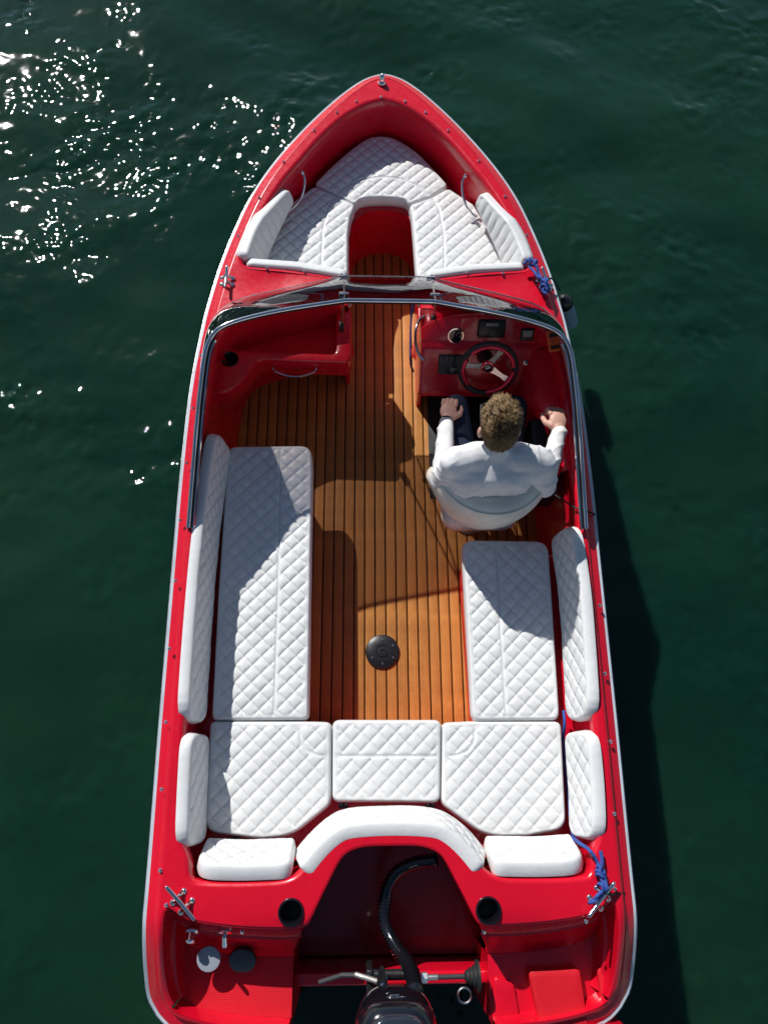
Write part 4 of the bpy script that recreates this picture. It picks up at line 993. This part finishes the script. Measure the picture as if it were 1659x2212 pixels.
for hp_, kn_, an_ in ((hipL, knL, anL), (hipR, knR, anR)):
    chain(body, [pel, hp_, kn_, an_, an_+Vector((0, .12, -.04))], [.09, .08, .05, .036, .03])
def hand(mb, wr, d_, up_, thumb_side, curl, scale=1.0, spread=.10):
    """wr wrist point, d_ pointing direction, up_ back of the hand, thumb_side +1/-1 along the cross axis"""
    d_ = Vector(d_).normalized(); up_ = Vector(up_); up_ = (up_-d_*up_.dot(d_)).normalized(); sx_ = d_.cross(up_)*thumb_side; k = scale
    pc = wr+d_*.055*k
    Mx = Matrix((sx_, d_, up_)).transposed()
    mb.ell(pc, (.040*k, .048*k, .017*k), Mx, 18, 12); mb.ell(wr+d_*.02*k, (.029*k, .035*k, .019*k), Mx, 14, 10); mb.ell(pc+sx_*.022*k-d_*.012*k-up_*.006*k, (.020*k, .034*k, .018*k), Mx, 14, 10)
    for i, (off, ln) in enumerate(((.030, .072), (.010, .080), (-.010, .075), (-.029, .060))):
        b = pc+sx_*off*k+d_*.036*k; dd = (d_+sx_*off*spread*20*.3).normalized(); ang = 0; r_ = (.0105-.0008*i)*k; pts = [b]
        for j, fr_ in enumerate((.42, .32, .26)):
            ang += curl[j]; v_ = dd*math.cos(ang)-up_*math.sin(ang); pts.append(pts[-1]+v_*ln*fr_*k)
        chain(mb, pts, [r_, r_*.95, r_*.88, r_*.72], 10)
        mb.ell(b, (.0115*k, .0115*k, .0115*k), None, 10, 8)
    b = pc+sx_*.03*k-d_*.022*k-up_*.004*k
    p1_ = b+(sx_*.62+d_*.55-up_*.25)*.036*k; p2_ = p1_+(sx_*.18+d_*.85-up_*.35)*.034*k; p3_ = p2_+(sx_*-.08+d_*.85-up_*.3)*.026*k
    chain(mb, [b, p1_, p2_, p3_], [.016*k, .0135*k, .012*k, .009*k], 10)
hand(body, wrL+Vector((.006, .010, .004)), (.16, 1, -.02), (0, .05, 1), 1, (R(18), R(50), R(40)), 1.16)
hand(body, wrR+Vector((0, -.002, .008)), (-.04, 1, .02), (.05, -.02, 1), -1, (R(20), R(58), R(45)), 1.16)
bo = remesh('body', body, SKIN, man, .0042, 4)
# sweater
sw = MB()
def fold(n_, a, b, r0, r1, amp, ph=0):
    pts, rs = [], []
    for i in range(n_):
        t = i/(n_-1); pts.append(a.lerp(b, t)); rs.append(r0+(r1-r0)*t+amp*math.sin(i*2.1+ph)*(.3+.7*t))
    return pts, rs
for sh_, el_, wr_, ph in ((shL, elL, wrL, 0), (shR, elR, wrR, 1.3)):
    ub = sh_.lerp(el_, .5)+Vector((0, -.008, 0))
    chain(sw, [chest+Vector(((sh_.x-chest.x)*.45, .0, .10)), sh_, ub, el_], [.088, .074, .066, .058])
    pts, rs = fold(16, el_, wr_, .056, .039, .0012, ph); chain(sw, pts, rs)
    caps(sw, wr_.lerp(el_, .02), wr_.lerp(el_, .2), .036, .040)
for dx in (-.10, -.05, 0, .05, .10):
    chain(sw, [Vector((.486+dx*1.25, 1.385-.010+.25*dx*dx, .955-.35*abs(dx))), Vector((.486+dx, 1.385, .80)), Vector((.487+dx*.9, 1.420, .62)), Vector((.487+dx*.9, 1.435, .52))], [.080, .090, .090, .095])
chain(sw, [Vector((.484, 1.395, .95)), neck+Vector((0, .0, -.01))], [.105, .074])
for sh_ in (shL, shR): chain(sw, [neck+Vector((0, .005, -.03)), neck.lerp(sh_, .5)+Vector((0, .004, .012)), sh_], [.070, .074, .074]); caps(sw, neck+Vector((0, -.004, -.005)), neck+Vector((.002, .018, .040)), .067, .064)
sw.tube([neck+Vector((.060*math.cos(a), .004+.058*math.sin(a), .022+.012*math.sin(a))) for a in np.linspace(0, 2*math.pi, 28, endpoint=False)], .013, 10, closed=True)
def wrinkle(me):
    nv = len(me.vertices); co_ = np.empty(nv*3); me.vertices.foreach_get('co', co_); co_ = co_.reshape(-1, 3); nn = np.empty(nv*3); me.vertices.foreach_get('normal', nn); nn = nn.reshape(-1, 3)
    x, y, z = co_.T
    armm = np.clip((np.abs(x-.487)-.17)/.06, 0, 1)
    def fb(v_, sharp=2.2): return (1-np.abs(np.sin(v_)))**sharp                       # narrow ridges
    warp = 1.6*np.sin(17*x+2*z)+1.1*np.sin(29*z+13*y)+.8*np.sin(41*x-11*y)
    d_ = .0085*fb(34*(y+.25*z)+warp)*armm*(.4+.6*np.sin(9*y+5*x)**2)
    back = (1-armm); d_ += back*(.0075*fb(15*(z*.8+.9*np.abs(x-.487)+.3*y)+.8*warp)*(.3+.7*np.sin(7*x+9*z)**2)+.004*np.sin(13*x+2.*np.sin(11*z))*np.sin(10*z+4*x))
    d_ += .009*fb(22*(np.abs(x-.487)*.9+z)+.5*warp, 3)*np.clip((np.abs(x-.487)-.09)/.07, 0, 1)*np.clip(1-np.abs(z-.87)/.12, 0, 1)
    co_ += nn*d_[:, None]; me.vertices.foreach_set('co', co_.ravel())
remesh('sweater', sw, SHIRT, man, .0055, 22, wrinkle)
tr_ = MB()
for hp_, kn_, an_ in ((hipL, knL, anL), (hipR, knR, anR)):
    chain(tr_, [pel+Vector((0, 0, -.02)), hp_, hp_.lerp(kn_, .5), kn_, kn_.lerp(an_, .4), an_+Vector((0, -.005, .03))], [.11, .098, .088, .068, .064, .05])
remesh('trousers', tr_, TROUS, man, .007, 6)
for an_ in (anL, anR):
    mb = MB(); mb.ell(an_+Vector((0, .06, -.055)), (.048, .14, .045), None, 18, 12); mb.ell(an_+Vector((0, .0, -.02)), (.046, .06, .05), None, 18, 12); so_ = remesh('shoe', mb, SHOE, man, .006, 5)
    mb = MB(); c_ = an_+Vector((0, .05, .0))
    for i in range(3): mb.tube([c_+Vector((-.022, .02*i, -.004-.006*i)), c_+Vector((0, .02*i+.006, .006-.006*i)), c_+Vector((.022, .02*i, -.004-.006*i))], .003, 6)
    mb.tube(catmull([c_, c_+Vector((.018, -.01, .012)), c_+Vector((.03, .012, .008)), c_+Vector((.012, .02, .012)), c_+Vector((.006, .04, .006))], 5), .0028, 6); mk('lace', mb, PRINT, so_)
# hair: scalp cap plus several thousand tapering locks
hb_ = MB(); Rh = Matrix.Rotation(R(-22), 3, 'X'); hr = Vector((.080, .098, .116))
def scalp(th, ph): return Vector((hr.x*math.sin(th)*math.cos(ph), hr.y*math.sin(th)*math.sin(ph), hr.z*math.cos(th)))
capv = []; M_, N_ = 16, 32
for i in range(M_):
    for j in range(N_):
        ph = 2*math.pi*j/N_; lim = R(92) if math.sin(ph) > .3 else (R(112) if math.sin(ph) > -.3 else R(150)); capv.append(head+Rh @ (scalp(max(.02, lim*i/(M_-1)), ph)*.985))
capf = [(i*N_+j, (i+1)*N_+j, (i+1)*N_+(j+1) % N_, i*N_+(j+1) % N_) for i in range(M_-1) for j in range(N_)]
hb_.add(capv, capf); cnt = 0; rnd = random.Random(3)
while cnt < 15000:
    z_ = rnd.uniform(-.84, 1); ph = rnd.uniform(0, 2*math.pi); th = math.acos(z_); s_p = math.sin(ph)
    lim = R(95) if s_p > .3 else (R(110) if s_p > -.35 else R(148))
    if th > lim: continue
    q = scalp(th, ph); nn = Vector((q.x/hr.x**2, q.y/hr.y**2, q.z/hr.z**2)).normalized()
    topness = max(0, 1-th/R(82)); ln = .011+.040*topness**.8+rnd.uniform(-.004, .008)
    swirl = Vector((math.sin(q.y*60+q.x*25)*.7, .9+.5*math.sin(q.x*70), 0)) if topness > 0 else Vector((0, -.25, -1))
    # locks share a direction within a clump cell
    cx_, cy_ = math.floor(q.x/.013+.6*math.sin(q.y*110)), math.floor(q.y/.015+.6*math.sin(q.x*95)); rc = random.Random(cx_*131+cy_*977)
    cl = Vector((rc.uniform(-1, 1), rc.uniform(-.6, 1), rc.uniform(-.3, .5)))*(.62*topness+.10); ln *= rc.uniform(.75, 1.25)
    d_ = (nn*(.75+.15*topness)+swirl*(.55 if topness > 0 else .75)+cl+Vector((rnd.gauss(0, .13), rnd.gauss(0, .13), rnd.gauss(0, .1)))); d_ -= nn*min(0, d_.dot(nn)-.15)
    d_.normalize(); e_ = d_.cross(nn); e_ = e_.normalized() if e_.length > 1e-3 else Vector((1, 0, 0)); f_ = d_.cross(e_); r_ = .0012*rnd.uniform(.8, 1.4)
    b0 = q*.985; m_ = b0+d_*ln*.55+nn*ln*.08; tip = b0+d_*ln-nn*ln*.12*(1-topness)
    vv = [head+Rh @ (p_) for p_ in (b0+e_*r_, b0-e_*r_*.5+f_*r_, b0-e_*r_*.5-f_*r_, m_+e_*r_*.9, m_-e_*r_*.45+f_*r_*.8, m_-e_*r_*.45-f_*r_*.8, tip)]
    hb_.add(vv, [(0, 1, 4, 3), (1, 2, 5, 4), (2, 0, 3, 5), (3, 4, 6), (4, 5, 6), (5, 3, 6)]); cnt += 1
me = bpy.data.meshes.new('hair'); me.from_pydata(hb_.v, [], hb_.f); me.update(); me.materials.append(HAIR)
ho = bpy.data.objects.new('hair', me); COL.objects.link(ho); ho.parent = man.o; ho.location = -man.base
me.polygons.foreach_set('use_smooth', [True]*len(me.polygons))
# glasses and watch
mb = MB()
for s_ in (-1, 1):
    mb.tube([head+Vector((s_*.085, -.01, -.005)), head+Vector((s_*.087, .05, .0)), head+Vector((s_*.08, .112, -.002))], .003, 6)
    mb.tube([head+Vector((s_*(.045+.03*math.cos(a)), .115, -.012+.02*math.sin(a))) for a in np.linspace(0, 2*math.pi, 20, endpoint=False)], .0025, 6, closed=True)
mb.tube([head+Vector((-.015, .117, -.008)), head+Vector((.015, .117, -.008))], .0025, 6); mk('glasses', mb, BLACK, man)
wd = (wrL-elL).normalized(); qw = wd.to_track_quat('Z', 'Y'); c_ = wrL+wd*.022
mb = MB(); mb.tube([c_+qw @ Vector((.031*math.cos(a), .031*math.sin(a), 0)) for a in np.linspace(0, 2*math.pi, 24, endpoint=False)], .006, 8, closed=True); mk('wristband', mb, BLACK, man)
